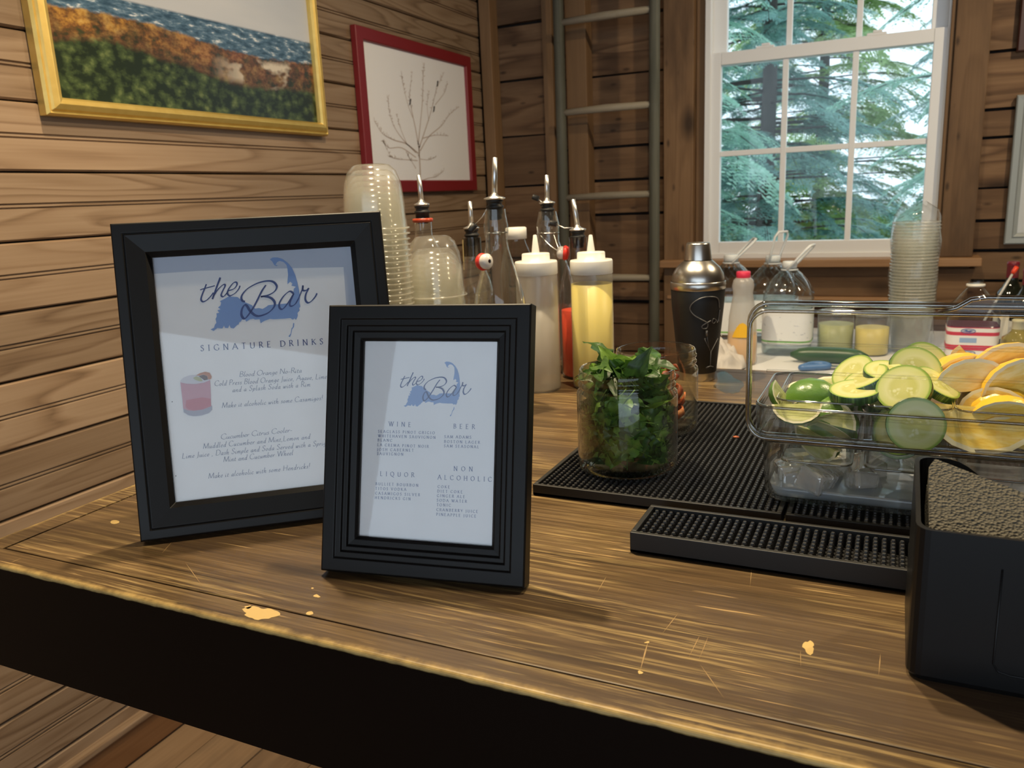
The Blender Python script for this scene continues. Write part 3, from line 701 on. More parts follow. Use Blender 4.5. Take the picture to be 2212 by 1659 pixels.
def moulding(mb, w_, h_, prof):
    """mitred picture moulding; prof = (distance in from the outer edge, height above the back)"""
    rings = []
    for d, z in prof: rings.append([(d, d, z), (w_-d, d, z), (w_-d, h_-d, z), (d, h_-d, z)])
    vs = [p_ for r_ in rings for p_ in r_]; fs = []; n = len(prof)
    for i in range(n):
        j = (i+1) % n
        for k in range(4):
            k2 = (k+1) % 4; fs.append((i*4+k, i*4+k2, j*4+k2, j*4+k))
    mb.add(vs, fs)
def desk_frame(label, par, mw, prof, t_=.018):
    x, y, yaw, tilt, w_, h_ = par
    u = Vector((math.cos(yaw), math.sin(yaw), 0)); n = Vector((-math.sin(yaw), math.cos(yaw), 0)); z = Vector((0,0,1))
    up = z*math.cos(tilt) + n*math.sin(tilt); nb = n*math.cos(tilt) - z*math.sin(tilt)
    base = Vector((x, y, ZBAR + .0005))                  # rear bottom left corner stands on the bar
    rot = Matrix((u, up, -nb)).transposed()              # local x right, y up, z towards the viewer
    o = thing('menu_frame', label, 'picture frame', base, 'framed drink menus on the bar', rot)
    mb = MB(); moulding(mb, w_, h_, prof); mb.build('moulding', black_frame, o, local=True, bevel=.0006)
    MB().box(mw - .004, w_ - mw + .004, mw - .004, h_ - mw + .004, .002, .0035).build('backing', felt, o, local=True)
    lw = .05
    # easel leg behind
    foot = (h_*.62)*math.sin(tilt) + .0
    a = Vector((w_/2, h_*.66, -.001)); inv = rot.transposed()
    down = inv @ Vector((0, 0, -1)); back = inv @ Vector((n.x, n.y, 0))
    zz_ = h_*.66*math.cos(tilt); spread_ = .05
    b_ = a + down*(zz_ - .004) + back*spread_
    ax = (b_ - a); side = Vector((1, 0, 0)); nn = ax.cross(side).normalized()
    MB().obox((a + b_)/2, side*lw, ax, nn*.003).build('easel_leg', felt, o, local=True)
    pz = .006
    paper = MB().box(mw - .003, w_ - mw + .003, mw - .003, h_ - mw + .003, pz - .0012, pz).build('paper', paper_m, o, local=True)
    MB().box(mw - .0025, w_ - mw + .0025, mw - .0025, h_ - mw + .0025, pz + .0014, pz + .0028).build('glass', pic_glass, o, local=True)
    P0 = base + (-nb)*pz
    def uv(px, py):
        r__ = ray(px, py); c0 = Vector((0, 0, ZC)); q = c0 + r__*((P0 - c0).dot(nb)/r__.dot(nb)); q = q - base
        return (q.dot(u), q.dot(up))
    return o, paper, uv, pz
put = lambda u, v, h: (u, v, h)
PB_ = [(0, 0), (0, .0165), (.0015, .018), (.0105, .018), (.0115, .0168), (.0125, .0180), (.0305, .0145), (.0355, .0085), (.0355, 0)]
big, bpaper, BUV, bz = desk_frame('larger black frame with the signature drinks menu, standing behind the smaller one', (-.6907, .5372, .6759, .240, .2749, .327), .0355, PB_)
PS_ = [(0, 0), (0, .0165), (.0015, .018), (.0125, .018), (.0135, .0165), (.0185, .0165), (.0195, .0145), (.0235, .0145), (.0245, .0120), (.0300, .0115), (.0325, .0085), (.0325, 0)]
small, spaper, SUV, sz_ = desk_frame('smaller black frame with the wine, beer and liquor list, in front of the larger', (-.4636, .552, .1668, .2614, .1933, .244), .0325, PS_)

def ztok(x0, y0, k): return lambda p: (x0 + p[0]*k, y0 + p[1]*k)
A_ = ztok(410, 540, 300/2212); B_ = ztok(370, 780, 340/2089); C_ = ztok(780, 890, 300/2074)
# second sheet behind, showing as a blue band along the top and right
# (the white sheet stops short of the frame edge)
band = [BUV(318, 536), BUV(777, 520), BUV(784, 660), BUV(770, 662), BUV(742, 577), BUV(560, 582), BUV(430, 586), BUV(326, 592)]
bb_ = MB(); bb_.prism([BUV(316, 536), BUV(777, 520), BUV(779, 574), BUV(742, 577), BUV(560, 581), BUV(430, 585), BUV(326, 592)], put, bz + .00005, bz + .0001)
bb_.prism([BUV(742, 577), BUV(779, 574), BUV(786, 700), BUV(751, 700)], put, bz + .00005, bz + .0001)
bb_.build('backing_sheet', paper2_m, bpaper, local=True)
e1 = .0003
# logo
def logo(put_uv, paper_, h):
    m1 = MB(); pts = [put_uv(p_) for p_ in CAPE]; m1.add([(u, v, h) for u, v in pts], [list(range(len(pts)))])
    pts = [put_uv(p_) for p_ in DRIP]; m1.add([(u, v, h) for u, v in pts], [list(range(len(pts)))])
    m1.build('printed_map', sea_ink, paper_, local=True, fixn=False)
    s_ = (Vector(put_uv((2025, 690))) - Vector(put_uv((165, 637)))).length/1860
    m2 = MB()
    for P_, wd in SCRIPT:
        Q = [(q.x, q.y) for q in crom([(*put_uv(a), 0) for a in P_], 7)]
        ribbon(m2, Q, nib(wd*s_*1.05, wd*s_*.42, 35), put, h + .0002)
    m2.build('script_lettering', ink, paper_, local=True, fixn=False)
bl = lambda p_: BUV(*A_(p_))
logo(bl, bpaper, bz + e1)
# same artwork on the small sheet
k0, k1, k2, k3 = (Vector(bl(p_)) for p_ in ((165, 637), (2025, 690), (1350, 118), (1580, 1388)))
s0, s1, s2, s3 = (Vector(SUV(*p_)) for p_ in ((865.7, 832.9), (1018, 840.8), (972.3, 781.2), (973, 899.3)))
sc_u = (s1.x - s0.x)/(k1.x - k0.x); sc_v = (s2.y - s3.y)/(k2.y - k3.y)
def sl(p_):
    q = Vector(bl(p_)); return (s0.x + (q.x - k0.x)*sc_u, s3.y + (q.y - k3.y)*sc_v)
logo(sl, spaper, sz_ + e1)
# big menu text
def one_line(paper_, name, mat, *a, **k):
    m_ = MB(); text_line(m_, *a, **k); m_.build(name, mat, paper_, local=True, fixn=False)
m_ = MB()
text_line(m_, 'SIGNATURE DRINKS', BUV(*A_((172, 1612))), BUV(*A_((2125, 1500))), .0062, put, bz + e1, spacing=1, bold=1.0)
m_.build('heading', ink, bpaper, local=True, fixn=False)
m_ = MB()
for txt, a, b in (('Blood Orange No-Rita', (900, 210), (1730, 150)), ('Cold Press Blood Orange Juice, Agave, Lime', (570, 332), (2060, 232)),
                  ('and a Splash Soda with a Rim', (810, 412), (1845, 335)), ('Make it alcoholic with some Casamigos!', (670, 622), (2010, 515)),
                  ('Cucumber Citrus Cooler-', (655, 1040), (1605, 940)), ('Muddled Cucumber and Mint,Lemon and', (420, 1165), (1840, 1030)),
                  ('Lime Juice , Dash Simple and Soda Served with a Sprig', (140, 1295), (2050, 1115)), ('Mint and Cucumber Wheel', (690, 1340), (1615, 1245)),
                  ('Make it alcoholic with some Hendricks!', (490, 1560), (1840, 1420))):
    one_line(bpaper, 'recipe_line', ink_grey, txt, BUV(*B_(a)), BUV(*B_(b)), .0056, put, bz + e1, italic=.2, bold=.72)
# printed cocktail
def poly(name, pts, mat, h):
    q = [BUV(*B_(a)) for a in pts]; MB().add([(u, v, h) for u, v in q], [list(range(len(q)))]).build(name, mat, bpaper, local=True, fixn=False)
poly('printed_glass_base', [(158, 620), (165, 680), (230, 720), (300, 732), (400, 722), (500, 690), (545, 645), (540, 590)], plain('print_grey', (0.36, 0.36, 0.46), .7), bz + e1)
poly('printed_drink', [(120, 270), (140, 440), (160, 630), (220, 655), (300, 662), (420, 645), (530, 600), (525, 420), (515, 240), (300, 300)], plain('print_pink', (0.56, 0.27, 0.35), .7), bz + e1*1.3)
poly('printed_drink_core', [(190, 600), (200, 520), (300, 500), (420, 480), (520, 500), (530, 595), (420, 638), (300, 655), (220, 640)], plain('print_red', (0.53, 0.15, 0.20), .7), bz + e1*1.6)
poly('printed_foam', [(118, 265), (160, 220), (240, 190), (340, 180), (440, 190), (512, 215), (518, 250), (440, 285), (320, 305), (200, 300), (130, 285)], plain('print_foam', (0.60, 0.59, 0.66), .7), bz + e1*1.9)
poly('printed_orange', [(330, 190), (380, 160), (450, 142), (510, 155), (538, 205), (530, 240), (490, 245), (480, 200), (430, 180), (370, 195)], plain('print_orange', (0.50, 0.20, 0.10), .7), bz + e1*2.2)
poly('printed_orange_flesh', [(365, 200), (430, 182), (478, 200), (488, 245), (440, 255), (400, 225)], plain('print_dark_red', (0.10, 0.05, 0.045), .7), bz + e1*2.3)
poly('printed_lime', [(290, 225), (330, 200), (390, 220), (420, 265), (380, 270), (320, 250)], plain('print_lime', (0.42, 0.43, 0.22), .7), bz + e1*2.4)
# small menu text
m_ = MB()
for txt, a, b in (('WINE', (415, 208), (745, 222)), ('BEER', (1380, 245), (1700, 255)), ('LIQUOR', (285, 952), (795, 972)), ('NON', (1385, 877), (1668, 886)), ('ALCOHOLIC', (1145, 1005), (1950, 1040))):
    one_line(spaper, 'heading', ink, txt, SUV(*C_(a)), SUV(*C_(b)), .0040, put, sz_ + e1, spacing=1, bold=1.0)
m_ = MB()
for txt, a, b in (('SEAGLASS PINOT GRIGIO', (255, 308), (1100, 332)), ('WHITEHAVEN SAUVIGNON', (255, 374), (1112, 400)), ('BLANC', (250, 437), (465, 443)), ('LA CREMA PINOT NOIR', (245, 508), (1010, 535)),
                  ('JOSH CABERNET', (240, 578), (785, 592)), ('SAUVIGNON', (240, 640), (630, 651)), ('SAM ADAMS', (1245, 388), (1645, 397)), ('BOSTON LAGER', (1242, 460), (1775, 474)), ('SAM SEASONAL', (1240, 525), (1760, 541)),
                  ('BULLIET BOURBON', (218, 1090), (855, 1115)), ('TITOS VODKA', (215, 1160), (675, 1177)), ('CASAMIGOS SILVER', (213, 1230), (880, 1256)), ('HENDRICKS GIN', (208, 1296), (740, 1317)),
                  ('COKE', (1145, 1133), (1325, 1140)), ('DIET COKE', (1140, 1200), (1515, 1214)), ('GINGER ALE', (1135, 1268), (1550, 1285)), ('SODA WATER', (1132, 1336), (1580, 1355)), ('TONIC', (1130, 1405), (1340, 1413)),
                  ('CRANBERRY JUICE', (1127, 1476), (1745, 1506)), ('PINEAPPLE JUICE', (1125, 1546), (1718, 1576))):
    one_line(spaper, 'list_line', ink, txt, SUV(*C_(a)), SUV(*C_(b)), .0024, put, sz_ + e1, spacing=.3, bold=1.15)
# a few specks of dirt on the sheets
for px, py in ((372, 868), (380, 1028)):
    u, v = BUV(px, py); MB().lathe([(.0006, bz + e1)], (u, v, 0), 6, cap1=True).build('dirt_speck', felt, bpaper, local=True, fixn=False)

# ================================================================== PICTURES ON THE LEFT WALL
def wall_frame(name, label, y0, y1, z0, z1, prof, mat, depth):
    """hangs on the left wall; local x along +y of the room (to the right in the photo), local y up"""
    rot = Matrix(((0, 0, 1), (1, 0, 0), (0, 1, 0)))      # columns: x->+Y, y->+Z, z->+X
    o = thing(name, label, 'picture', (XW + .002, y0, z0), None, rot)
    mb = MB(); moulding(mb, y1 - y0, z1 - z0, prof); mb.build('moulding', mat, o, local=True, bevel=.001)
    return o, y1 - y0, z1 - z0
gt = NT('gilt_moulding'); gn = gt.noise(gt.coord(), 40, 3)
gilt = gt.done(gt.bsdf(col=gt.mix(gn, (0.62, 0.42, 0.10), (0.80, 0.60, 0.20)), metal=.55, rough=.38))
gy0, gz0 = W(107, 250, 'x', XW + .03).y, W(400, 270, 'x', XW + .03).z
gy1 = W(712, 290, 'x', XW + .03).y
gp = [(0, 0), (0, .020), (.004, .027), (.008, .024), (.012, .031), (.022, .036), (.030, .033), (.034, .027), (.036, .018), (.036, 0)]
go, gw, gh = wall_frame('landscape_picture', 'coastal dune landscape picture in a gilt frame on the plank wall', gy0, gy1, gz0, gz0 + .56, gp, gilt, .036)
# the picture: forest, autumn dune ridge, choppy sea, pale sky (flat print)
t = NT('dune_print'); uvn = t.coord('Object'); sx = t.n('ShaderNodeSeparateXYZ', {0: uvn})
X_ = t.math('DIVIDE', sx.outputs[0], gw); Y_ = sx.outputs[1]
nA = t.noise(uvn, 9, 4, .6); nB = t.noise(t.mapping(uvn, (1, 1.5, 1)), 34, 4, .65); nC = t.noise(t.mapping(uvn, (30, 95, 1)), 1.0, 3, .6)
blob = t.n('ShaderNodeTexVoronoi', {'Vector': uvn, 'Scale': 42.0, 'Randomness': 1.0}).outputs['Distance']
forest = t.ramp(t.math('ADD', t.math('MULTIPLY', nB, .75), t.math('MULTIPLY', t.math('SUBTRACT', .6, blob), .35)), [(.34, (0.012, 0.022, 0.010)), (.5, (0.055, 0.085, 0.030)), (.66, (0.15, 0.19, 0.07)), (.8, (0.27, 0.29, 0.12))])
autumn = t.ramp(t.math('ADD', t.math('MULTIPLY', nB, .8), t.math('MULTIPLY', nA, .25)), [(.36, (0.05, 0.055, 0.02)), (.46, (0.20, 0.085, 0.025)), (.56, (0.46, 0.24, 0.05)), (.68, (0.62, 0.40, 0.12))])
ruddy = t.ramp(nB, [(.36, (0.035, 0.035, 0.018)), (.5, (0.20, 0.075, 0.035)), (.66, (0.40, 0.19, 0.08))])
sea = t.ramp(nC, [(.36, (0.03, 0.075, 0.13)), (.52, (0.085, 0.165, 0.26)), (.60, (0.20, 0.30, 0.40)), (.68, (0.75, 0.78, 0.82))])
sky = t.mix(t.noise(t.mapping(uvn, (2, 7, 1)), 1.5, 3), (0.50, 0.54, 0.62), (0.66, 0.67, 0.71))
wob = t.math('MULTIPLY', t.math('SUBTRACT', nA, .5), .035); wobs = t.math('MULTIPLY', t.math('SUBTRACT', nB, .5), .030)
# heights of the bands over the picture width
def line(pts):
    return t.ramp(X_, [(a, (b, b, b)) for a, b in pts])
l1 = t.math('ADD', t.math('ADD', line([(0, .135), (.19, .165), (.28, .150), (.46, .130), (.66, .106), (1, .124)]), wob), wobs)
l2 = t.math('ADD', t.math('ADD', line([(0, .206), (.1, .213), (.33, .214), (.52, .195), (.72, .184), (1, .200)]), t.math('MULTIPLY', wob, .5)), t.math('MULTIPLY', wobs, .6))
def step(edge, wdt=.01): return t.ramp(t.math('ADD', t.math('DIVIDE', t.math('SUBTRACT', Y_, edge), wdt*2), .5), [(0, (0,0,0)), (1, (1,1,1))])
mixr = t.ramp(X_, [(.25, (0,0,0)), (.6, (1,1,1))])
upper = t.mix(t.math('MULTIPLY', step(t.math('SUBTRACT', l2, .045), .012), t.ramp(t.noise(uvn, 16, 3, .6), [(.42, (.15,.15,.15)), (.56, (.95,.95,.95))])), t.mix(.45, ruddy, forest), t.mix(mixr, autumn, ruddy))
col = t.mix(step(l1, .006), forest, upper)
sandm = t.math('MULTIPLY', t.ramp(t.noise(t.mapping(uvn, (9, 14, 1), (2.3, .7, 0)), 1.0, 3, .6), [(.50, (0,0,0)), (.58, (1,1,1))]), t.math('MULTIPLY', t.ramp(X_, [(.52, (0,0,0)), (.66, (1,1,1)), (.86, (1,1,1)), (.95, (0,0,0))]), t.math('MULTIPLY', step(t.math('SUBTRACT', l2, .07), .008), t.math('SUBTRACT', 1.0, step(t.math('SUBTRACT', l2, .010), .008)))))
col = t.mix(sandm, col, (0.66, 0.58, 0.47))
col = t.mix(step(l2, .003), col, sea)
col = t.mix(step(.250, .0025), col, sky)
dune = t.done(t.bsdf(col=col, rough=.35, spec=.35))
MB().box(.034, gw - .034, .034, gh - .034, .012, .016).build('landscape_print', dune, go, local=True)

red = plain('red_painted_frame', (0.20, 0.012, 0.016), .45)
ry0, rz1 = W(766, 52, 'x', XW + .02).y, W(766, 52, 'x', XW + .02).z
ry1, rz0 = W(1031, 413, 'x', XW + .02).y, W(1031, 411, 'x', XW + .02).z
rp = [(0, 0), (0, .018), (.002, .020), (.036, .020), (.038, .018), (.040, .010), (.040, 0)]
ro, rw, rh = wall_frame('tree_print', 'red framed white print of a bare tree with three small birds', ry0, ry1, rz0, rz1, rp, red, .02)
MB().box(.036, rw - .036, .036, rh - .036, .004, .009).build('print_sheet', plain('white_print', (0.84, 0.84, 0.88), .5), ro, local=True)
# the drawn tree: flat ink strokes on the sheet
RUV = lambda px, py: ((lambda q: (q.y - ry0, q.z - rz0))(W(px, py, 'x', XW + .002 + .0094)))
tw = MB(); rt = random.Random(5)
Zr = ztok(720, 0, 760/2212)
def twig(pts, w0, w1):
    Q = [(q.x, q.y) for q in crom([(*RUV(*Zr(a)), 0) for a in pts], 5)]; n = len(Q); st = [0]
    c = [0]
    def wd(dx, dy):
        c[0] += 1; return 1.35*(w0 + (w1 - w0)*min(1, c[0]/n))
    ribbon(tw, Q, wd, put, .0094)
    return Q
branches = [([(548, 1140), (545, 1050), (540, 960), (535, 900)], .007, .005), ([(535, 900), (545, 800), (560, 640), (565, 480), (570, 415)], .005, .0012), ([(535, 910), (515, 800), (490, 680), (480, 600), (495, 460)], .005, .001),
            ([(540, 930), (590, 780), (620, 680), (650, 560), (690, 470)], .0045, .001), ([(545, 950), (600, 860), (680, 790), (730, 720), (785, 675)], .004, .001), ([(535, 965), (460, 905), (380, 880), (310, 840), (260, 765)], .0045, .001),
            ([(520, 960), (440, 880), (380, 790), (350, 690), (345, 610)], .0035, .001), ([(530, 1010), (470, 1005), (400, 1000), (350, 985)], .0028, .0008), ([(520, 990), (430, 930), (350, 930), (315, 890), (360, 985)], .003, .0008),
            ([(560, 870), (640, 850), (720, 855)], .003, .0008), ([(545, 1140), (600, 1120), (650, 1110), (695, 1070)], .003, .0008), ([(520, 1060), (490, 1010), (460, 960)], .003, .001), ([(500, 740), (470, 660), (440, 540), (430, 470)], .0028, .0008), ([(460, 900), (420, 800), (400, 720)], .0025, .0008), ([(600, 760), (590, 660), (600, 580)], .0025, .0008), ([(640, 660), (700, 580), (715, 520)], .0025, .0008), ([(545, 1000), (600, 1005), (640, 990)], .002, .0006)]
for b_, a_, c_ in branches:
    Q = twig(b_, a_, c_)
    for q in Q[len(Q)//2::1]:
        for _ in range(2):
            an = rt.uniform(0, PI); l_ = rt.uniform(.005, .014)
            ribbon(tw, [q, (q[0] + l_*math.cos(an), q[1] + l_*math.sin(an))], lambda *_: rt.uniform(.0012, .0028), put, .0094)
tw.build('drawn_tree', plain('sepia_ink', (0.52, 0.44, 0.41), .7), ro, local=True, fixn=False)
for px, py in ((480, 640), (652, 525), (630, 685)):
    u, v = RUV(*Zr((px, py)))
    pts = [(-.010, -.016), (-.002, -.004), (.001, .008), (.006, .011), (.011, .009), (.008, .001), (.005, -.008), (-.004, -.011)]
    MB().add([(u + a, v + b, .0098) for a, b in pts], [list(range(len(pts)))]).build('drawn_bird', plain('bird_ink', (0.05, 0.05, 0.06), .7), ro, local=True, fixn=False)

# grey frame on the back wall, cut by the right edge of the photo
rot = Matrix(((1, 0, 0), (0, 0, -1), (0, 1, 0)))
q0 = W(2168, 528, 'y', YW - .025); q1 = W(2200, 205, 'y', YW - .025)
xo = q0.x; hz = q1.z - q0.z
gfo = thing('grey_picture', 'pale grey framed picture on the dark boards at the right edge', 'picture', (xo, YW - .004, q0.z), None, rot)
mb = MB(); moulding(mb, .42, hz, [(0, 0), (0, .018), (.004, .022), (.020, .020), (.024, .024), (.034, .018), (.036, 0)]); mb.build('moulding', plain('grey_frame', (0.30, 0.33, 0.33), .4), gfo, local=True, bevel=.001)
MB().box(.030, .39, .030, hz - .03, .004, .008).build('mat_board', plain('mat_white', (0.55, 0.58, 0.60), .6), gfo, local=True)

q2 = W(2196, 112, 'y', YW - .025)
dko = thing('dark_picture', 'dark red brown framed picture high on the boards at the right edge', 'picture', (q2.x, YW - .004, q2.z), None, rot)
mb = MB(); moulding(mb, .36, .46, [(0, 0), (0, .018), (.004, .022), (.026, .020), (.030, .012), (.030, 0)]); mb.build('moulding', plain('mahogany_frame', (0.055, 0.018, 0.012), .45), dko, local=True, bevel=.001)
MB().box(.026, .334, .026, .434, .004, .008).build('print_sheet', plain('dim_print', (0.16, 0.10, 0.085), .6, var=.3), dko, local=True)
# ================================================================== THINGS ON THE BAR
def depth(P): return sum(ROT[2][j]*(P[j] - (0, 0, ZC)[j]) for j in range(3))
def m_px(P): return depth(P)/FPX                       # metres one pixel covers there
def place(px, cz, zp=ZBAR):
    lo, hi = 640.0, 1500.0
    for _ in range(50):
        m = (lo+hi)/2
        if depth(W(px, m, 'z', zp)) > cz: lo = m
        else: hi = m
    return W(px, lo, 'z', zp)
def zat(P, py, px=None):
    """height of the point above P that shows at pixel row py"""
    best = None
    lo, hi = -1.0, 3.0
    for _ in range(50):
        m = (lo+hi)/2; q = Vector((P[0], P[1], m)) - Vector((0, 0, ZC))
        c = [sum(ROT[i][j]*q[j] for j in range(3)) for i in range(3)]
        y = PH/2 + FPX*c[1]/c[2]
        if y > py: lo = m
        else: hi = m
    return lo
steel = plain('brushed_steel', (0.62, 0.60, 0.56), .28, 1.0)
chrome = plain('chrome', (0.78, 0.77, 0.75), .34, 1.0)
rubber = plain('black_rubber', (0.012, 0.012, 0.012), .5)
blk_plastic = plain('black_plastic', (0.0065, 0.0068, 0.0075), .36, spec=.3)
glass = clear('bottle_glass', (0.93, 0.94, 0.92), (0.22, 0.24, 0.22), .03, 1.25, power=2.4, base=.05, haze=.035, hazecol=(.95, .97, .95))
jarglass = clear('jar_glass', (0.975, 0.985, 0.975), (0.34, 0.40, 0.36), .02, 1.2, power=2.8, base=.03)
cupm = clear('clear_cup', (0.985, 0.985, 0.975), (0.95, 0.95, 0.92), .16, .9, haze=.085, hazecol=(1, .99, .93))
cup_rim = clear('cup_rim', (0.95, 0.95, 0.92), (0.85, 0.85, 0.8), .12, 1.5, haze=.35, hazecol=(1, .97, .88))
acry = clear('clear_acrylic', (0.975, 0.98, 0.98), (0.40, 0.40, 0.38), .03, .85, power=3.5, base=.015, haze=.004)
acry_edge = clear('acrylic_edge', (0.62, 0.60, 0.56), (0.10, 0.09, 0.08), .05, 1.6, power=2.0, base=.10)
pet = clear('pet_plastic', (0.94, 0.965, 0.97), (0.55, 0.60, 0.62), .03, 1.2)
water = clear('still_water', (0.955, 0.975, 0.98), (0.80, 0.86, 0.88), .02, .4)
white_cap = plain('white_cap', (0.78, 0.76, 0.70), .4)
red_rubber = plain('red_rubber_washer', (0.72, 0.035, 0.022), .45)
wire = plain('wire', (0.55, 0.54, 0.52), .25, 1.0)

# ---- rubber bar mats
ZM = ZBAR + .0125
def bar_mat(label, x0, x1, y0, y1, h, pitch, rr, cat='bar mat', lift=0.0, name='bar_mat'):
    o = thing(name, label, cat, ((x0+x1)/2, (y0+y1)/2, ZBAR + lift))
    b = ZBAR + .0003 + lift; bw = .005
    mb = MB().box(x0, x1, y0, y1, b, b + .0035)
    mb.box(x0, x1, y0, y0 + bw, b, b + h).box(x0, x1, y1 - bw, y1, b, b + h).box(x0, x0 + bw, y0 + bw, y1 - bw, b, b + h).box(x1 - bw, x1, y0 + bw, y1 - bw, b, b + h)
    mb.build('tray', rubber, o, bevel=.0008)
    nb = MB(); nx = int((x1-x0-2*bw)/pitch); ny = int((y1-y0-2*bw)/pitch)
    for i in range(nx):
        for j in range(ny):
            cx = x0 + bw + (x1-x0-2*bw)*(i+.5)/nx; cy = y0 + bw + (y1-y0-2*bw)*(j+.5)/ny
            nb.lathe([(rr, b + .003), (rr, b + h*.80), (rr*.7, b + h*.9)], (cx, cy, 0), 6, cap1=True, smooth=False)
    tag(nb.build('rubber_nubs', plain('nub_rubber', (0.045, 0.046, 0.049), .38), o, fixn=False), kind='stuff')
    return o
matL = W(1152, 1045, 'z', ZM).x
bar_mat('black rubber bar mat under the mint jar', matL, -.088, .785, 1.203, .0125, .0070, .0021)
bar_mat('black rubber bar mat under the clear condiment caddy, mostly hidden', -.084, .205, .785, 1.203, .0125, .0070, .0021)
bar_mat('narrow black rubber rail mat along the front of the larger mats', -.2105, .40, .677, .7505, .020, .0071, .0023)

# ---- screw top jars, one with mint and one with dried orange
def jar_profile(r, h, th=.0028):
    rn = r*.955
    outer = [(r*.80, 0), (r*.93, .001), (r*.985, .006), (r, .014), (r, h*.735), (r*.985, h*.775), (rn*.985, h*.80), (rn*.985, h*.82), (rn*1.01, h*.835), (rn*1.01, h*.855), (rn*.985, h*.87), (rn*.985, h*.895), (rn*1.01, h*.91), (rn*1.01, h*.93), (rn*.985, h*.945), (rn*.985, h*.985), (rn*.97, h)]
    inner = [(rn*.93, h*.99), (rn*.93, h*.80), (r*.945, h*.74), (r*.955, h*.7), (r*.955, .016), (r*.9, .009), (0.002, .008)]
    return outer, inner
def jar(label, P, r, h, contents):
    o = thing('glass_jar', label, 'jar', P, 'glass jars on the bar mat')
    outer, inner = jar_profile(r, h)
    MB().lathe(outer + inner, P, 56, cap0=True).build('jar_body', jarglass, o)
    # knurled ring round the base
    kn = MB()
    for k in range(72):
        a = 2*PI*k/72; kn.lathe([(.0011, 0), (.0014, .001), (.0008, .0028)], (P[0] + r*.955*math.cos(a), P[1] + r*.955*math.sin(a), P[2] + .0006), 5, cap0=True, cap1=True)
    tag(kn.build('base_beads', jarglass, o, fixn=False), kind='stuff')
    return o
JP = W(1356, 1004, 'z', ZM); jr = 106*m_px(JP); jh = zat(JP, 793) - ZM
JP.z = ZM
jar('open glass jar packed full of fresh green mint leaves', JP, jr, jh, 'mint')
JP2 = W(1417, 922, 'z', ZM); jr2 = 88*m_px(JP2); jh2 = zat(JP2, 752) - ZM
jar('open glass jar holding curled dried orange peel, behind the mint jar', JP2, jr2, jh2, 'orange')
# mint leaves: crinkled, toothed blades
def leaf_mesh(L, wd, curl, seed):
    rn = random.Random(seed); mb = MB(); n = 11; vs = []; 
    for i in range(n + 1):
        u = i/n; half = wd*math.sin(PI*min(1, u**.8))**.75*.5 if 0 < u < 1 else .0004
        tooth = 1 + (.10 if i % 2 else -.06)
        y = L*u; z0 = -curl*L*(u-.35)**2*2
        for s_ in (-1, -.5, 0, .5, 1):
            x = s_*half*(tooth if abs(s_) == 1 else 1)
            ripple = .0034*math.sin(u*19 + abs(s_)*2 + seed)*abs(s_) - (.0013 if s_ == 0 else 0)
            vs.append((x, y, z0 + .25*half*abs(s_) + ripple))
    fs = [(i*5+k, i*5+k+1, (i+1)*5+k+1, (i+1)*5+k) for i in range(n) for k in range(4)]
    mb.add(vs, fs, True); mb.tube([(0, -.012, .001), (0, 0, -.001), (0, L*.5, -curl*L*.045 - .0016)], [.0008, .0008, .0003], 4)
    return mb.mesh('mint_leaf')
t = NT('mint_green'); v = t.shifted(3)
lw = t.noise(t.mapping(v, (160, 70, 30)), 1.0, 3)
mc = t.ramp(t.math('ADD', t.math('MULTIPLY', lw, .5), t.math('MULTIPLY', t.rnd(), .55)), [(.2, (0.022, 0.060, 0.014)), (.5, (0.060, 0.150, 0.026)), (.85, (0.22, 0.39, 0.055))])
sh = t.n('ShaderNodeMixShader', {0: .28, 1: t.bsdf(col=mc, rough=.42, spec=.5, normal=t.bump(lw, .5, .0015)), 2: t.n('ShaderNodeBsdfTranslucent', {0: mc}).outputs[0]}).outputs[0]
mint_m = t.done(sh)
LM = [leaf_mesh(.040, .029, 1.2, 1), leaf_mesh(.046, .032, .9, 2), leaf_mesh(.032, .025, 1.7, 3), leaf_mesh(.050, .030, .6, 4)]
for me in LM: me.materials.append(mint_m)
def put_leaf(loc, rot, k, group, label, sc=1.0):
    o = bpy.data.objects.new('mint_leaf', LM[k % 4]); COL.objects.link(o); o.location = loc; o.rotation_euler = rot; o.scale = (sc,)*3
    return tag(o, label, 'mint leaf', group)
rm = random.Random(21)
ri = jr*.925
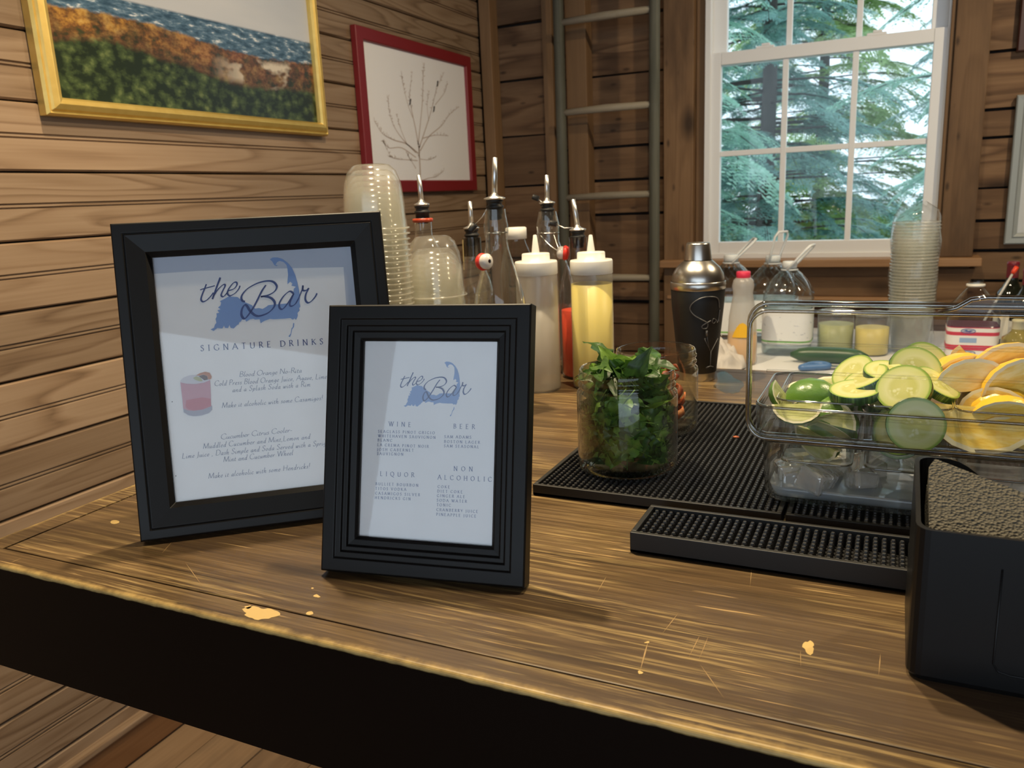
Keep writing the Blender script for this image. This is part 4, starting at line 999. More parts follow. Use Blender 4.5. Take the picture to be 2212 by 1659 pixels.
for k in range(270):
    # blades lying against the glass, then the ones in the middle
    a = rm.uniform(0, 2*PI); z = ZM + .016 + (jh*.80)*rm.random()
    rr_ = ri*(.95 + .07*rm.random()) if k < 175 else ri*math.sqrt(rm.random())*.75
    if z > ZM + jh*.74: rr_ = min(rr_, jr*.80)
    nrm = Vector((math.cos(a), math.sin(a), rm.uniform(-.3, .3))) if k < 175 else Vector((rm.uniform(-1, 1), rm.uniform(-1, 1), rm.uniform(-.5, 1)))
    tang = Vector((-math.sin(a), math.cos(a), 0))*math.cos(rm.uniform(0, 2*PI)) + Vector((0, 0, 1))*rm.uniform(-1, 1)
    nrm.normalize(); tang = (tang - nrm*tang.dot(nrm)).normalized(); sd = tang.cross(nrm)
    M_ = Matrix((sd, tang, nrm)).transposed(); sc = rm.uniform(.7, 1.0)
    c = Vector((JP.x + rr_*math.cos(a), JP.y + rr_*math.sin(a), z)) - tang*.02*sc
    # keep blade ends inside the glass
    for _ in range(6):
        e = c + tang*.045*sc
        dx = Vector((e.x - JP.x, e.y - JP.y)); dc = Vector((c.x - JP.x, c.y - JP.y))
        if dx.length > ri*1.0: c.x -= dx.x*(1 - ri*.98/dx.length); c.y -= dx.y*(1 - ri*.98/dx.length)
        if dc.length > ri*1.0: c.x -= dc.x*(1 - ri*.98/dc.length); c.y -= dc.y*(1 - ri*.98/dc.length)
    c.z = max(c.z, ZM + .014)
    vv = [M_ @ Vector(p_.co)*sc for p_ in LM[k % 4].vertices]
    for _ in range(10):
        far = max(vv, key=lambda p_: math.hypot(c.x + p_.x - JP.x, c.y + p_.y - JP.y)); dx, dy = c.x + far.x - JP.x, c.y + far.y - JP.y; dd_ = math.hypot(dx, dy)
        if dd_ > jr*.945: c.x -= dx*(1 - jr*.94/dd_); c.y -= dy*(1 - jr*.94/dd_)
    c.z += max(0, ZM + .010 - min(c.z + p_.z for p_ in vv)) - max(0, max(c.z + p_.z for p_ in vv) - (ZM + jh*.97))
    if max(math.hypot(c.x + p_.x - JP.x, c.y + p_.y - JP.y) for p_ in vv) > jr*.955: continue
    if any(c.z + p_.z > ZM + jh*.74 and math.hypot(c.x + p_.x - JP.x, c.y + p_.y - JP.y) > jr*.88 for p_ in vv): continue
    put_leaf(c, M_.to_euler(), k, 'mint leaves inside the jar', 'dark mint leaf packed inside the glass jar', sc)
# loose tips standing out of the mouth
for k in range(46):
    a = rm.uniform(0, 2*PI); rr_ = jr*.55*math.sqrt(rm.random()); 
    base_ = Vector((JP.x + rr_*math.cos(a), JP.y + rr_*math.sin(a), ZM + jh*rm.uniform(.84, 1.0)))
    b2 = rm.uniform(0, 2*PI); d = Vector((math.cos(b2)*rm.uniform(.3, 1), math.sin(b2)*rm.uniform(.3, 1), rm.uniform(.05, .75))).normalized()
    nn = Vector((rm.uniform(-.7, .7), rm.uniform(-.9, .3), rm.uniform(.5, 1))); nn = (nn - d*nn.dot(d)).normalized(); sd = d.cross(nn)
    put_leaf(base_, Matrix((sd, d, nn)).transposed().to_euler(), k + 1, 'mint leaves rising from the jar mouth', 'bright mint leaf sticking up above the rim of the jar', rm.uniform(.65, .95))
# dried orange curls
t = NT('dried_orange'); v = t.shifted(2); n_ = t.noise(v, 60, 3)
dom = t.done(t.bsdf(col=t.ramp(n_, [(.35, (0.22, 0.035, 0.014)), (.52, (0.50, 0.13, 0.035)), (.72, (0.70, 0.36, 0.16))]), rough=.5, normal=t.bump(n_, .4, .003)))
for k in range(22):
    mb = MB(); rn = random.Random(60 + k); a0 = rn.uniform(0, 6); Lr = rn.uniform(.017, .026); sp_ = rn.uniform(2.2, 4.6); wd = rn.uniform(.008, .014); n = 14
    vs = []
    for i in range(n):
        u = i/(n-1); an = a0 + sp_*u; r_ = Lr*(1 - .35*u)
        for s_ in (-.5, .5):
            vs.append((r_*math.cos(an), r_*math.sin(an), s_*wd + .004*math.sin(5*u + k)))
            vs.append(((r_+.0022)*math.cos(an), (r_+.0022)*math.sin(an), s_*wd + .004*math.sin(5*u + k)))
    fs = []
    for i in range(n-1):
        b = i*4; fs += [(b, b+2, b+6, b+4), (b+1, b+5, b+7, b+3), (b, b+4, b+5, b+1), (b+2, b+3, b+7, b+6)]
    fs += [(0, 1, 3, 2), ((n-1)*4, (n-1)*4+2, (n-1)*4+3, (n-1)*4+1)]
    mb.add(vs, fs, True)
    o = mb.build('orange_peel', dom); ang = rn.uniform(0, 2*PI); rad = (jr2*.87 - .031)*math.sqrt(rn.random()) if k % 3 else jr2*.87 - .029
    if k % 2: ang = rn.uniform(-1.0, .5); rad = jr2*.87 - .029
    o.location = (JP2.x + rad*math.cos(ang), JP2.y + rad*math.sin(ang), ZM + .022 + .0052*(k//2)); o.rotation_euler = (rn.uniform(-.9, .9), rn.uniform(-.9, .9), rn.uniform(0, 6))
    tag(o, 'curl of dried orange peel inside the rear glass jar', 'dried orange', 'dried orange curls in the jar')
fk = W(1590, 946, 'z', ZM - .001); mb = MB().lathe([(.0008, 0), (.004, .0008), (.003, .0022), (.0006, .003)], fk, 6, cap0=True, cap1=True); o = mb.build('chili_flake', dom, origin=fk)
o.scale = (1.2, .8, 1); tag(o, 'single red dried flake lying on the black bar mat', 'flake')

# ---- cocktail shaker
SP = W(1506, 817, 'z', ZBAR); k = m_px(SP)
def sz(py): return zat(SP, py) - ZBAR
shk = thing('cocktail_shaker', 'black cocktail shaker with brushed steel cap and etched martini glass', 'cocktail shaker', SP)
zb_, z1_, z2_, z3_, z4_, z5_ = 0.0, sz(800), sz(623), sz(606), sz(562), sz(524)
MB().lathe([(37*k, 0), (37.5*k, .002), (39*k, z1_)], SP, 48, cap0=True).build('base_band', steel, shk)
body = MB().lathe([(38.8*k, z1_), (40*k, z1_ + .001), (46*k, z1_ + (z2_-z1_)*.35), (54*k, z1_ + (z2_-z1_)*.8), (56*k, z2_ - .002), (55.5*k, z2_)], SP, 56).build('body', plain('matte_black_coat', (0.011, 0.012, 0.013), .48), shk)
MB().lathe([(56*k, z2_), (57*k, z2_ + .001), (57*k, z3_ - .001), (55.5*k, z3_)], SP, 56).build('collar', steel, shk)
MB().lathe([(54*k, z3_), (54*k, z3_ + .003), (52*k, z3_ + (z4_-z3_)*.35), (45*k, z3_ + (z4_-z3_)*.65), (35*k, z3_ + (z4_-z3_)*.88), (29*k, z4_)], SP, 56).build('dome', steel, shk)
MB().lathe([(28.5*k, z4_ + .001), (28*k, z4_ + .004), (24.5*k, z5_ - .003), (23*k, z5_), (0.0005, z5_)], SP, 48).build('cap', steel, shk)
etch = plain('etched_line', (0.20, 0.20, 0.20), .4, .6)
def on_shaker(px, py, lift=.0006):
    o_ = Vector((0, 0, ZC)); d = ray(px, py); z = None
    r_ = 52*k
    for _ in range(4):
        dx, dy = o_.x - SP.x, o_.y - SP.y; a = d.x**2 + d.y**2; b = 2*(dx*d.x + dy*d.y); c = dx*dx + dy*dy - (r_ + lift)**2
        disc = max(0, b*b - 4*a*c); s_ = (-b - math.sqrt(disc))/(2*a); q = o_ + d*s_
        u = min(1, max(0, (q.z - ZBAR - z1_)/(z2_ - z1_))); r_ = (40 + (46-40)*u/.35)*k if u < .35 else ((46 + 8*(u-.35)/.45)*k if u < .8 else (54 + 2*(u-.8)/.2)*k)
    return q
Zs = ztok(1320, 380, 340/1175)
em = MB()
for P_, wd in (([(808, 985), (800, 920), (760, 902), (680, 910), (610, 950), (590, 995), (620, 1040), (680, 1075), (720, 1100), (715, 1135), (685, 1140), (680, 1120), (720, 1095), (745, 1080)], .0009),
               ([(785, 1075), (765, 1065), (755, 1090), (770, 1100), (786, 1075), (790, 1095), (800, 1080), (808, 1030), (812, 1000), (804, 1060), (808, 1090)], .0007),
               ([(714, 1155), (712, 1175), (716, 1195)], .0022), ([(716, 1195), (735, 1300)], .0004), ([(697, 1215), (798, 1212)], .0005), ([(697, 1215), (745, 1315), (798, 1212)], .0006), ([(745, 1315), (742, 1400), (738, 1420)], .0007), ([(708, 1432), (740, 1420), (762, 1425)], .0010)):
    em.tube([on_shaker(*Zs((p_.x, p_.y))) for p_ in crom([(*a, 0) for a in P_], 4 if len(P_) > 3 else 1)], wd, 5)
em.build('etched_drawing', etch, body, origin=SP)

# ---- pour spouts, bottles
def pourer(o, C, z, h, lean, flange=.0155, flap=None):
    """black stopper and steel spout; z = bottle mouth"""
    mb = MB()
    mb.lathe([(.0085, z - .016), (.0105, z - .014), (.0100, z - .008), (.0118, z - .007), (.0118, z + .001), (.0135, z + .002), (.0135, z + .005), (.0110, z + .006), (.0110, z + .010), (.0128, z + .011), (.0128, z + .014)], (C[0], C[1], 0), 24, cap0=True, cap1=True).build('stopper', rubber, o)
    MB().lathe([(.0125, z + .0142), (flange, z + .0152), (flange, z + .0168), (.006, z + .020), (.0052, z + .022)], (C[0], C[1], 0), 24, cap0=True, cap1=True).build('flange', chrome, o)
    b = Vector((C[0], C[1], z + .020)); tpt = b + Vector((lean[0], lean[1], h))
    MB().tube([b, b + (tpt-b)*.5, tpt], [.0046, .0041, .0036], 14).build('spout', chrome, o)
    if flap:
        f = Vector(flap); s_ = Vector((C[0], C[1], z + .018))
        MB().tube([s_ + (f - s_)*.2, s_ + (f-s_)*.6 + Vector((0,0,-.004)), f], .0009, 6).build('flap_arm', chrome, o)
        ax = (f - s_).normalized()
        MB().lathe([(.0050, -.002), (.0052, .010)], f, 12, cap0=True, axis=ax).build('flap_cap', rubber, o)
def wire_bail(o, C, zring, r, stop, sgn):
    st = Vector(stop)
    MB().tube([(C[0] + r*math.cos(a), C[1] + r*math.sin(a), zring) for a in [2*PI*i/20 for i in range(20)]], .0011, 6, closed=True).build('wire_ring', wire, o)
    a0 = Vector((C[0] - r*.7, C[1] - r*.6, zring)); a1 = Vector((C[0] + r*.7, C[1] - r*.5, zring))
    for a in (a0, a1): MB().tube(crom([a, a*.45 + st*.55 + Vector((0, 0, -.004)), st], 4), .0010, 6).build('wire_arm', wire, o)
    ax = Vector((sgn, -.35, .1)).normalized()
    MB().lathe([(.0005, -.010), (.008, -.009), (.0115, -.003), (.012, .003), (.008, .007), (.003, .008)], st, 20, axis=ax).build('porcelain_stopper', plain('porcelain', (0.75, 0.72, 0.68), .25), o)
    MB().lathe([(.005, -.0045), (.0125, -.004), (.0135, 0), (.011, .005), (.003, .0065)], st - ax*.008, 20, axis=-ax).build('washer', red_rubber, o)
def hollow(prof, th=.002):
    return prof + [(max(r_ - th, .0004), z_ + (th*1.4 if i == len(prof)-1 else 0)) for i, (r_, z_) in list(enumerate(prof[::-1]))[1:]]
def bottle(name, label, P, prof, mat, group='bottles on the bar', cat='bottle'):
    o = thing(name, label, cat, P, group)
    MB().lathe(prof, P, 48, cap0=True).build('glass_body', mat, o)
    return o
# swing top carafe in front
P3 = place(1090, 1.30); r3 = .0435; H3 = zat(P3, 452) - ZBAR
pr = [(r3*.9, 0), (r3, .006), (r3, H3*.46), (r3*.97, H3*.52), (r3*.90, H3*.58), (r3*.76, H3*.65), (r3*.58, H3*.73), (r3*.44, H3*.80), (r3*.385, H3*.845), (r3*.43, H3*.885), (r3*.44, H3*.92), (r3*.38, H3*.97), (r3*.36, H3)]
b3 = bottle('swing_top_bottle', 'clear swing top bottle with metal pourer, front of the group behind the small frame', P3, pr, glass)
pourer(b3, P3, ZBAR + H3, .056, (.004, 0), .0165, (P3.x - .034, P3.y - .006, zat(P3, 485)))
wire_bail(b3, P3, zat(P3, 503), r3*.40, (W(1050, 565, 'y', P3.y - .03)), 1)
# second swing top behind
P5 = place(1194, 1.57); r5 = .047; H5 = zat(P5, 457) - ZBAR
pr = [(r5*.9, 0), (r5, .006), (r5, H5*.48), (r5*.97, H5*.54), (r5*.86, H5*.63), (r5*.60, H5*.74), (r5*.43, H5*.82), (r5*.44, H5*.88), (r5*.46, H5*.92), (r5*.36, H5*.99), (r5*.35, H5)]
b5 = bottle('swing_top_bottle', 'clear swing top bottle with red washer stopper, behind the white squeeze bottle', P5, pr, glass)
pourer(b5, P5, ZBAR + H5, .046, (.001, 0), .0150, (P5.x - .017, P5.y - .004, zat(P5, 428)))
wire_bail(b5, P5, zat(P5, 503), r5*.44, W(1212, 546, 'y', P5.y - .035), -1)
# red juice bottle behind the yellow squeeze bottle
P6 = place(1256, 1.50); r6 = .0355; H6 = zat(P6, 512) - ZBAR
pr = [(r6*.9, 0), (r6, .005), (r6, H6*.60), (r6*.95, H6*.68), (r6*.68, H6*.80), (r6*.47, H6*.86), (r6*.45, H6*.98), (r6*.47, H6)]
pinkg = clear('rose_glass', (0.90, 0.86, 0.88), (0.38, 0.32, 0.36), .02, 1.1)
b6 = bottle('juice_bottle', 'pourer bottle half full of coral red juice between the squeeze bottles', P6, pr, pinkg)
zl = zat(P6, 668)
jm = NT('red_juice'); jm = jm.done(jm.bsdf(col=(0.72, 0.085, 0.035), rough=.35, sss=.0))
MB().lathe([(r6*.86, ZBAR + .004), (r6*.94, ZBAR + .008), (r6*.94, zl)], (P6.x, P6.y, 0), 40, cap0=True, cap1=True).build('red_juice', jm, b6)
pourer(b6, P6, ZBAR + H6 - .003, .049, (-.007, 0), .0150, (P6.x - .040, P6.y - .006, zat(P6, 482)))
# square shouldered spirit bottle behind the cups
P1 = place(938, 1.46); H1 = zat(P1, 470) - ZBAR
pr = [(.036, 0), (.038, .005), (.038, H1*.70), (.035, H1*.78), (.022, H1*.86), (.0155, H1*.90), (.0150, H1)]
b1 = bottle('spirit_bottle', 'clear spirit bottle with pourer and red neck ring, behind the short cup stack', P1, pr, glass)
MB().lathe([(.0152, H1 - .008), (.0178, H1 - .007), (.0178, H1 - .002), (.0152, H1 - .001)], P1, 32).build('neck_ring', plain('red_ring', (0.42, 0.06, 0.025), .3), b1)
pourer(b1, P1, ZBAR + H1 + .006, .045, (-.002, 0), .0135)
# slim bottle with a gold label strip
P2 = place(1036, 1.52); H2 = zat(P2, 512) - ZBAR
pr = [(.033, 0), (.035, .005), (.035, H2*.62), (.031, H2*.70), (.021, H2*.80), (.0165, H2*.86), (.0160, H2)]
b2 = bottle('spirit_bottle', 'dark necked bottle with gold label strip, left of the front swing top bottle', P2, pr, glass)
MB().lathe([(.0166, H2*.87), (.0168, H2*.995)], P2, 32).build('foil_neck', clear('amber_foil', (0.40, 0.36, 0.30), (0.1, 0.1, 0.09), .15, 1.5), b2)
gs = MB(); vs = []
for i in range(7):
    a = R(200 + i*6); vs += [(P2.x + .0186*math.cos(a), P2.y + .0186*math.sin(a), ZBAR + H2*.78), (P2.x + .0176*math.cos(a), P2.y + .0176*math.sin(a), ZBAR + H2*.985)]
gs.add(vs, [(2*i, 2*i+2, 2*i+3, 2*i+1) for i in range(6)]).build('gold_label', plain('gold_label', (0.66, 0.54, 0.26), .4), b2, fixn=False)
pourer(b2, P2, ZBAR + H2, .043, (0, 0), .0145)
# clear bottle with a white cap
P4 = place(1127, 1.62); H4 = zat(P4, 505) - ZBAR
pr = [(.034, 0), (.036, .004), (.036, H4*.60), (.0345, H4*.72), (.028, H4*.85), (.0190, H4*.93), (.0175, H4*.95), (.0175, H4)]
b4 = bottle('plastic_bottle', 'clear plastic bottle with white screw cap behind the front swing top', P4, pr, pet)
MB().lathe([(.0190, H4 - .010), (.0205, H4 - .009), (.0205, H4 + .011), (.018, H4 + .0125), (.0005, H4 + .0125)], P4, 32, cap0=True).build('cap', white_cap, b4)
# ---- squeeze bottles
def squeeze(label, P, r, py_cap, py_shoulder, py_ring, py_tip, py_liq, liq, tint, haze):
    zc_, zs, zr_, zt_ = (zat(P, q) - ZBAR for q in (py_cap, py_shoulder, py_ring, py_tip))
    o = thing('squeeze_bottle', label, 'squeeze bottle', P, 'squeeze bottles')
    MB().lathe([(r*.93, 0), (r*.985, .003), (r, .008), (r, zc_*.6), (r*.985, zc_ - .006), (r*.97, zc_)], P, 48, cap0=True).build('bottle_body', clear('milky_plastic' , tint, tuple(x*.8 for x in tint), .22, .9, haze=haze, hazecol=(0.97, 0.95, 0.90)), o)
    zl_ = zat(P, py_liq) - ZBAR
    MB().lathe([(r*.90, .003), (r*.955, .008), (r*.965, zl_)], P, 48, cap0=True, cap1=True).build('liquid', liq, o)
    MB().lathe([(r*.985, zc_ - .002), (r*1.0, zc_ - .001), (r*1.0, zs - .003), (r*.97, zs - .0005), (r*.66, zs), (r*.65, zr_ - .001), (r*.62, zr_), (r*.20, zr_ + .0005), (r*.185, zr_ + .002), (r*.085, zt_ - .001), (r*.05, zt_)], P, 48).build('nozzle_cap', white_cap, o)
    return o
Q1 = W(1168, 840, 'z', ZBAR); Q2 = W(1283, 834, 'z', ZBAR)
t = NT('lemon_juice'); v = t.coord(); lem = t.done(t.bsdf(col=t.mix(t.noise(v, 25, 3), (0.74, 0.60, 0.15), (0.84, 0.72, 0.24)), rough=.4))
simple = clear('simple_syrup', (0.86, 0.85, 0.80), (0.7, 0.7, 0.66), .3, .5, haze=.45, hazecol=(0.95, 0.92, 0.84))
squeeze('white capped squeeze bottle of cloudy clear syrup', Q1, 44.5*m_px(Q1), 590, 563, 547, 507, 665, simple, (0.96, 0.96, 0.96), .34)
squeeze('white capped squeeze bottle full of yellow lemon juice', Q2, 44.5*m_px(Q2), 588, 560, 544, 507, 612, lem, (0.93, 0.93, 0.90), .16)

# ---- plastic tumblers nested upside down
ONES = ['', 'first', 'second', 'third', 'fourth', 'fifth', 'sixth', 'seventh', 'eighth', 'ninth', 'tenth', 'eleventh', 'twelfth', 'thirteenth', 'fourteenth', 'fifteenth', 'sixteenth', 'seventeenth', 'eighteenth', 'nineteenth']
def ordinal(i):
    n = i + 1
    if n < 20: return ONES[n]
    t_, o_ = divmod(n, 10)
    return (['', '', 'twentieth', 'thirtieth', 'fortieth'][t_] if o_ == 0 else ['', '', 'twenty', 'thirty', 'forty'][t_] + '-' + ONES[o_])
def cup_mesh(r, h):
    prof = [(r*1.08, 0), (r*1.10, .0008), (r*1.08, .0022), (r*1.03, .003), (r*1.03, .012), (r, .016), (r*.985, h*.45), (r*.92, h*.70), (r*.78, h*.88), (r*.60, h*.965), (r*.48, h*.985), (r*.44, h*.975), (.0004, h*.97)]
    mb = MB().lathe(prof, (0,0,0), 40); me = mb.mesh('plastic_cup'); me.materials.append(cupm); return me
def stack(px, cz, py_top, n, pitch, label, group, first_gap=None):
    P = place(px, cz); r = .0445; h = .094; me = cup_mesh(r, h); rimm = MB().lathe([(r*1.075, .0002), (r*1.112, .0004), (r*1.112, .0022), (r*1.075, .0026)], (0,0,0), 40).mesh('rim'); rimm.materials.append(cup_rim)
    ztop = zat(P, py_top); zb = ztop - h; zs = [zb]
    while zs[-1] - (first_gap if first_gap and len(zs) == 1 else pitch) > ZBAR: zs.append(zs[-1] - (first_gap if first_gap and len(zs) == 1 else pitch))
    shift_ = zs[-1] - ZBAR - .0004
    for i, z in enumerate(zs):
        o = bpy.data.objects.new('plastic_cup', me); COL.objects.link(o); o.location = (P.x + .0006*math.sin(i*1.7), P.y + .0006*math.cos(i*2.3), z - shift_); o.rotation_euler = (0, 0, i*.7)
        tag(o, 'clear plastic cup upside down, ' + (ordinal(i) + ' from the top' if i else 'topmost') + ' of the ' + label, 'cup', group)
        rm_ = bpy.data.objects.new('rim', rimm); COL.objects.link(rm_); rm_.parent = o
stack(846, 1.245, 352, 30, .0079, 'tall stack on the bar', 'cups in the tall stack')
stack(958, 1.30, 507, 12, .0079, 'short stack on the bar', 'cups in the short stack', .019)
# ================================================================== CONDIMENT CADDY
CX0, CY0, CW, CD = -.113, .805, .50, .152
CXC, CYC = CX0 + CW/2, CY0 + CD/2
ZT = ZC - .213                         # rim of the box
cad = thing('condiment_caddy', 'clear acrylic condiment caddy on ice with its lid flipped up', 'condiment caddy', (CXC, CYC, ZM))
def ring(w_, d_, r, z, c=(CXC, CYC)): return [(c[0] + x, c[1] + y, z) for x, y in rrect(w_, d_, r)]
mb = MB()
outer = [ring(CW - .030, CD - .030, .012, ZM + .0006), ring(CW - .014, CD - .014, .016, ZM + .003), ring(CW - .006, CD - .006, .018, ZM + .010), ring(CW, CD, .018, ZT - .038), ring(CW + .012, CD + .012, .020, ZT - .034), ring(CW + .014, CD + .014, .020, ZT)]
inner = [ring(CW + .008, CD + .008, .019, ZT), ring(CW + .006, CD + .006, .018, ZT - .034), ring(CW - .006, CD - .006, .017, ZT - .036), ring(CW - .012, CD - .012, .016, ZM + .012), ring(CW - .022, CD - .022, .012, ZM + .006)]
loft(mb, outer + inner, cap0=True, cap1=True); mb.build('box', acry, cad)
# lid standing on its hinge along the near side
LZ0, LZ1 = ZC - .247, ZC - .114
lw_, lh_ = CW + .026, LZ1 - LZ0
lcx, lcz = CXC - .001, (LZ0 + LZ1)/2
def lring(w_, h_, r, y):
    out = []
    for x, z in rrect(w_, h_, r):
        # grip tab raised in the middle of the free edge
        if z > h_/2 - .0005 and abs(x) < w_/2 - r: pass
        out.append((lcx + x, y, lcz + z))
    return out
yf = CY0 - .0085
mb = MB()
loft(mb, [lring(lw_ - .018, lh_ - .018, .014, yf - .0025), lring(lw_ - .004, lh_ - .004, .018, yf - .0005), lring(lw_, lh_, .019, yf + .004), lring(lw_ + .002, lh_ + .002, .019, yf + .026)], cap0=True)
mb.build('lid', acry, cad)
mb = MB(); mb.tube([Vector(p_) for p_ in lring(lw_ + .002, lh_ + .002, .019, yf + .026)], .0030, 8, closed=True); mb.build('lid_rim', acry_edge, cad)
mb = MB(); mb.tube([Vector(p_) for p_ in lring(lw_ - .006, lh_ - .006, .017, yf)], .0018, 8, closed=True); mb.build('lid_corner', acry_edge, cad)
for zz_ in (LZ0 + .030, LZ0 + .072, LZ0 + .100):
    MB().tube([(lcx - lw_/2 + .02, yf - .0022, zz_), (lcx + lw_/2 - .02, yf - .0022, zz_)], .0016, 8).build('lid_rib', acry, cad)
tabx = [W(2045, 660, 'y', yf).x, W(2100, 641, 'y', yf).x]
tp = [(tabx[0] - .006, LZ1 - .002), (tabx[0] + .008, LZ1 + .002), (tabx[1], LZ1 + .0095), (tabx[1] + .012, LZ1 + .0115), (tabx[1] + .11, LZ1 + .0115), (tabx[1] + .124, LZ1 + .0095), (tabx[1] + .150, LZ1 - .002)]
MB().tube([(x, yf + .004, z) for x, z in tp], .0021, 8).build('lid_grip_rim', acry_edge, cad)
MB().prism(tp, lambda u, v, d: (u, d, v), yf + .003, yf + .0055).build('lid_grip', acry, cad)
MB().tube([(lcx - lw_/2 + .02, yf + .003, LZ0 + .001), (lcx + lw_/2 - .02, yf + .003, LZ0 + .001)], .0026, 10).build('hinge', acry_edge, cad)
mb = MB(); mb.tube([Vector(p_) for p_ in ring(CW + .011, CD + .011, .0195, ZT)], .0016, 6, closed=True); mb.build('box_rim', acry_edge, cad)
mb = MB(); mb.tube([Vector(p_) for p_ in ring(CW + .004, CD + .004, .019, ZT - .036)], .0012, 6, closed=True); mb.build('box_step', acry_edge, cad)
# six inserts
IW, ID = .0795, .128; IX0 = CX0 + .0115; ZI0, ZI1 = ZC - .277, ZT + .004
IC = []
for i in range(6):
    c = (IX0 + IW*(i + .5), CYC); IC.append(c)
    mb = MB()
    loft(mb, [ring(IW - .016, ID - .018, .010, ZI0, c), ring(IW - .010, ID - .012, .012, ZI0 + .004, c), ring(IW - .005, ID - .006, .012, ZI1 - .004, c), ring(IW - .001, ID + .004, .012, ZI1 - .002, c), ring(IW - .001, ID + .004, .012, ZI1, c), ring(IW - .008, ID - .008, .011, ZI1 - .001, c), ring(IW - .014, ID - .016, .010, ZI0 + .005, c)], cap0=True, cap1=True)
    o = mb.build('condiment_insert', acry, origin=(c[0], c[1], ZI0))
    mb = MB(); mb.tube([Vector(p_) for p_ in ring(IW - .002, ID + .003, .012, ZI1, c)], .0011, 6, closed=True); rim_ = mb.build('rim', acry_edge, o, origin=(c[0], c[1], ZI0))
    mb = MB(); mb.tube([Vector(p_) for p_ in ring(IW - .012, ID - .014, .011, ZI0 + .002, c)], .0012, 6, closed=True); mb.build('foot_edge', acry_edge, o, origin=(c[0], c[1], ZI0))
    tag(o, ['clear insert holding lime wedges, first in the caddy', 'clear insert holding cucumber slices, second in the caddy', 'clear insert holding lemon wedges, third in the caddy', 'clear insert next to the lemons, fourth in the caddy', 'clear insert fifth in the caddy', 'clear insert sixth in the caddy'][i], 'container', 'inserts of the condiment caddy')
# ice and melt water
ice_m = clear('ice', (0.95, 0.97, 0.985), (0.35, 0.40, 0.45), .08, 1.5, power=2.2, base=.10, haze=.40, hazecol=(0.97, 0.98, 1.0), bumps=.9)
ri_ = random.Random(3)
for k in range(30):
    x = CX0 + .022 + (CW*.62)*ri_.random(); y = CY0 + .020 + .112*ri_.random() if k % 2 else CY0 + .018 + .02*ri_.random()
    s_ = ri_.uniform(.024, .034); z = ZM + .010 + s_*.42 + (.0 if k % 3 else .008)*ri_.random()
    mb = MB(); 
    vs = []
    for a in (-.5, .5):
        for b in (-.5, .5):
            for c in (-.5, .5): vs.append((a*s_*ri_.uniform(.7, 1.1), b*s_*ri_.uniform(.7, 1.1), c*s_*ri_.uniform(.5, .9)))
    mb.add(vs, [(0,1,3,2),(4,6,7,5),(0,4,5,1),(2,3,7,6),(0,2,6,4),(1,5,7,3)])
    o = mb.build('ice_cube', ice_m, bevel=s_*.12); o.location = (x, y, min(z, ZI0 - s_*.25)); o.rotation_euler = (ri_.uniform(-.5, .5), ri_.uniform(-.5, .5), ri_.uniform(0, 3))
    tag(o, 'melting ice cube in the bottom of the clear caddy', 'ice cube', 'ice under the inserts')
mw = MB(); loft(mw, [ring(CW - .024, CD - .024, .012, ZM + .007), ring(CW - .016, CD - .016, .015, ZM + .018)], cap0=True, cap1=True)
mw.build('melt_water', clear('melt_water', (0.90, 0.94, 0.97), (0.75, 0.82, 0.88), .04, 1.2, haze=.42, hazecol=(0.80, 0.88, 1.0)), cad)

# ---- fruit
def rind_mat(name, a, b, sc=160):
    t = NT(name); n = t.noise(t.shifted(2), sc, 2); m = t.noise(t.shifted(2), 14, 3)
    return t.done(t.bsdf(col=t.mix(m, a, b), rough=.3, spec=.55, normal=t.bump(n, .35, .0015)))
def flesh_mat(name, a, b, c):
    t = NT(name); v = t.shifted(2); n = t.noise(t.mapping(v, (40, 40, 160)), 1.0, 3, .6)
    return t.done(t.bsdf(col=t.ramp(n, [(.35, a), (.5, b), (.68, c)]), rough=.28, spec=.5, sss=.0, normal=t.bump(n, .3, .001)))
lime_r = rind_mat('lime_rind', (0.055, 0.15, 0.012), (0.15, 0.29, 0.03)); lime_f = flesh_mat('lime_flesh', (0.40, 0.42, 0.12), (0.56, 0.57, 0.22), (0.70, 0.68, 0.38))
lem_r = rind_mat('lemon_rind', (0.74, 0.42, 0.02), (0.85, 0.56, 0.05)); lem_f = flesh_mat('lemon_flesh', (0.80, 0.50, 0.055), (0.88, 0.64, 0.13), (0.93, 0.78, 0.34))
pith = plain('citrus_pith', (0.82, 0.76, 0.52), .5)
def wedge(name, label, cat, group, loc, rot, r, ang, rind, flesh, stretch=1.12):
    """citrus wedge: rind outside, two cut faces inside; long axis local x, cut edge along x at the origin"""
    o = bpy.data.objects.new(name, None); COL.objects.link(o); o.location = loc; o.rotation_euler = rot; tag(o, label, cat, group)
    nu, nv = 9, 7; h = ang/2; g = []
    for i in range(nu + 1):
        th = PI*i/nu; row = []
        for j in range(nv + 1):
            a = -h + ang*j/nv; row.append((-math.cos(th)*r*stretch, math.sin(th)*r*math.sin(a), -math.sin(th)*r*math.cos(a)))
        g.append(row)
    vs = [p_ for row in g for p_ in row]; n = nv + 1
    MB().add(vs, [(i*n+j, i*n+j+1, (i+1)*n+j+1, (i+1)*n+j) for i in range(nu) for j in range(nv)], True).build('rind', rind, o, local=True, fixn=False)
    for jj in (0, nv):
        e = [g[i][jj] for i in range(nu + 1)]; c_ = Vector((0, 0, 0))
        k1 = [tuple(Vector(p_)*.90) for p_ in e]
        MB().add(k1 + [(0, 0, 0)], [(i, i+1, nu+1) for i in range(nu)]).build('flesh', flesh, o, local=True, fixn=False)
        MB().add(list(e) + k1, [(i, i+1, nu+2+i, nu+1+i) for i in range(nu)]).build('pith', pith, o, local=True, fixn=False)
    return o
def at(px, py, y): return W(px, py, 'y', y)
rl = random.Random(9)
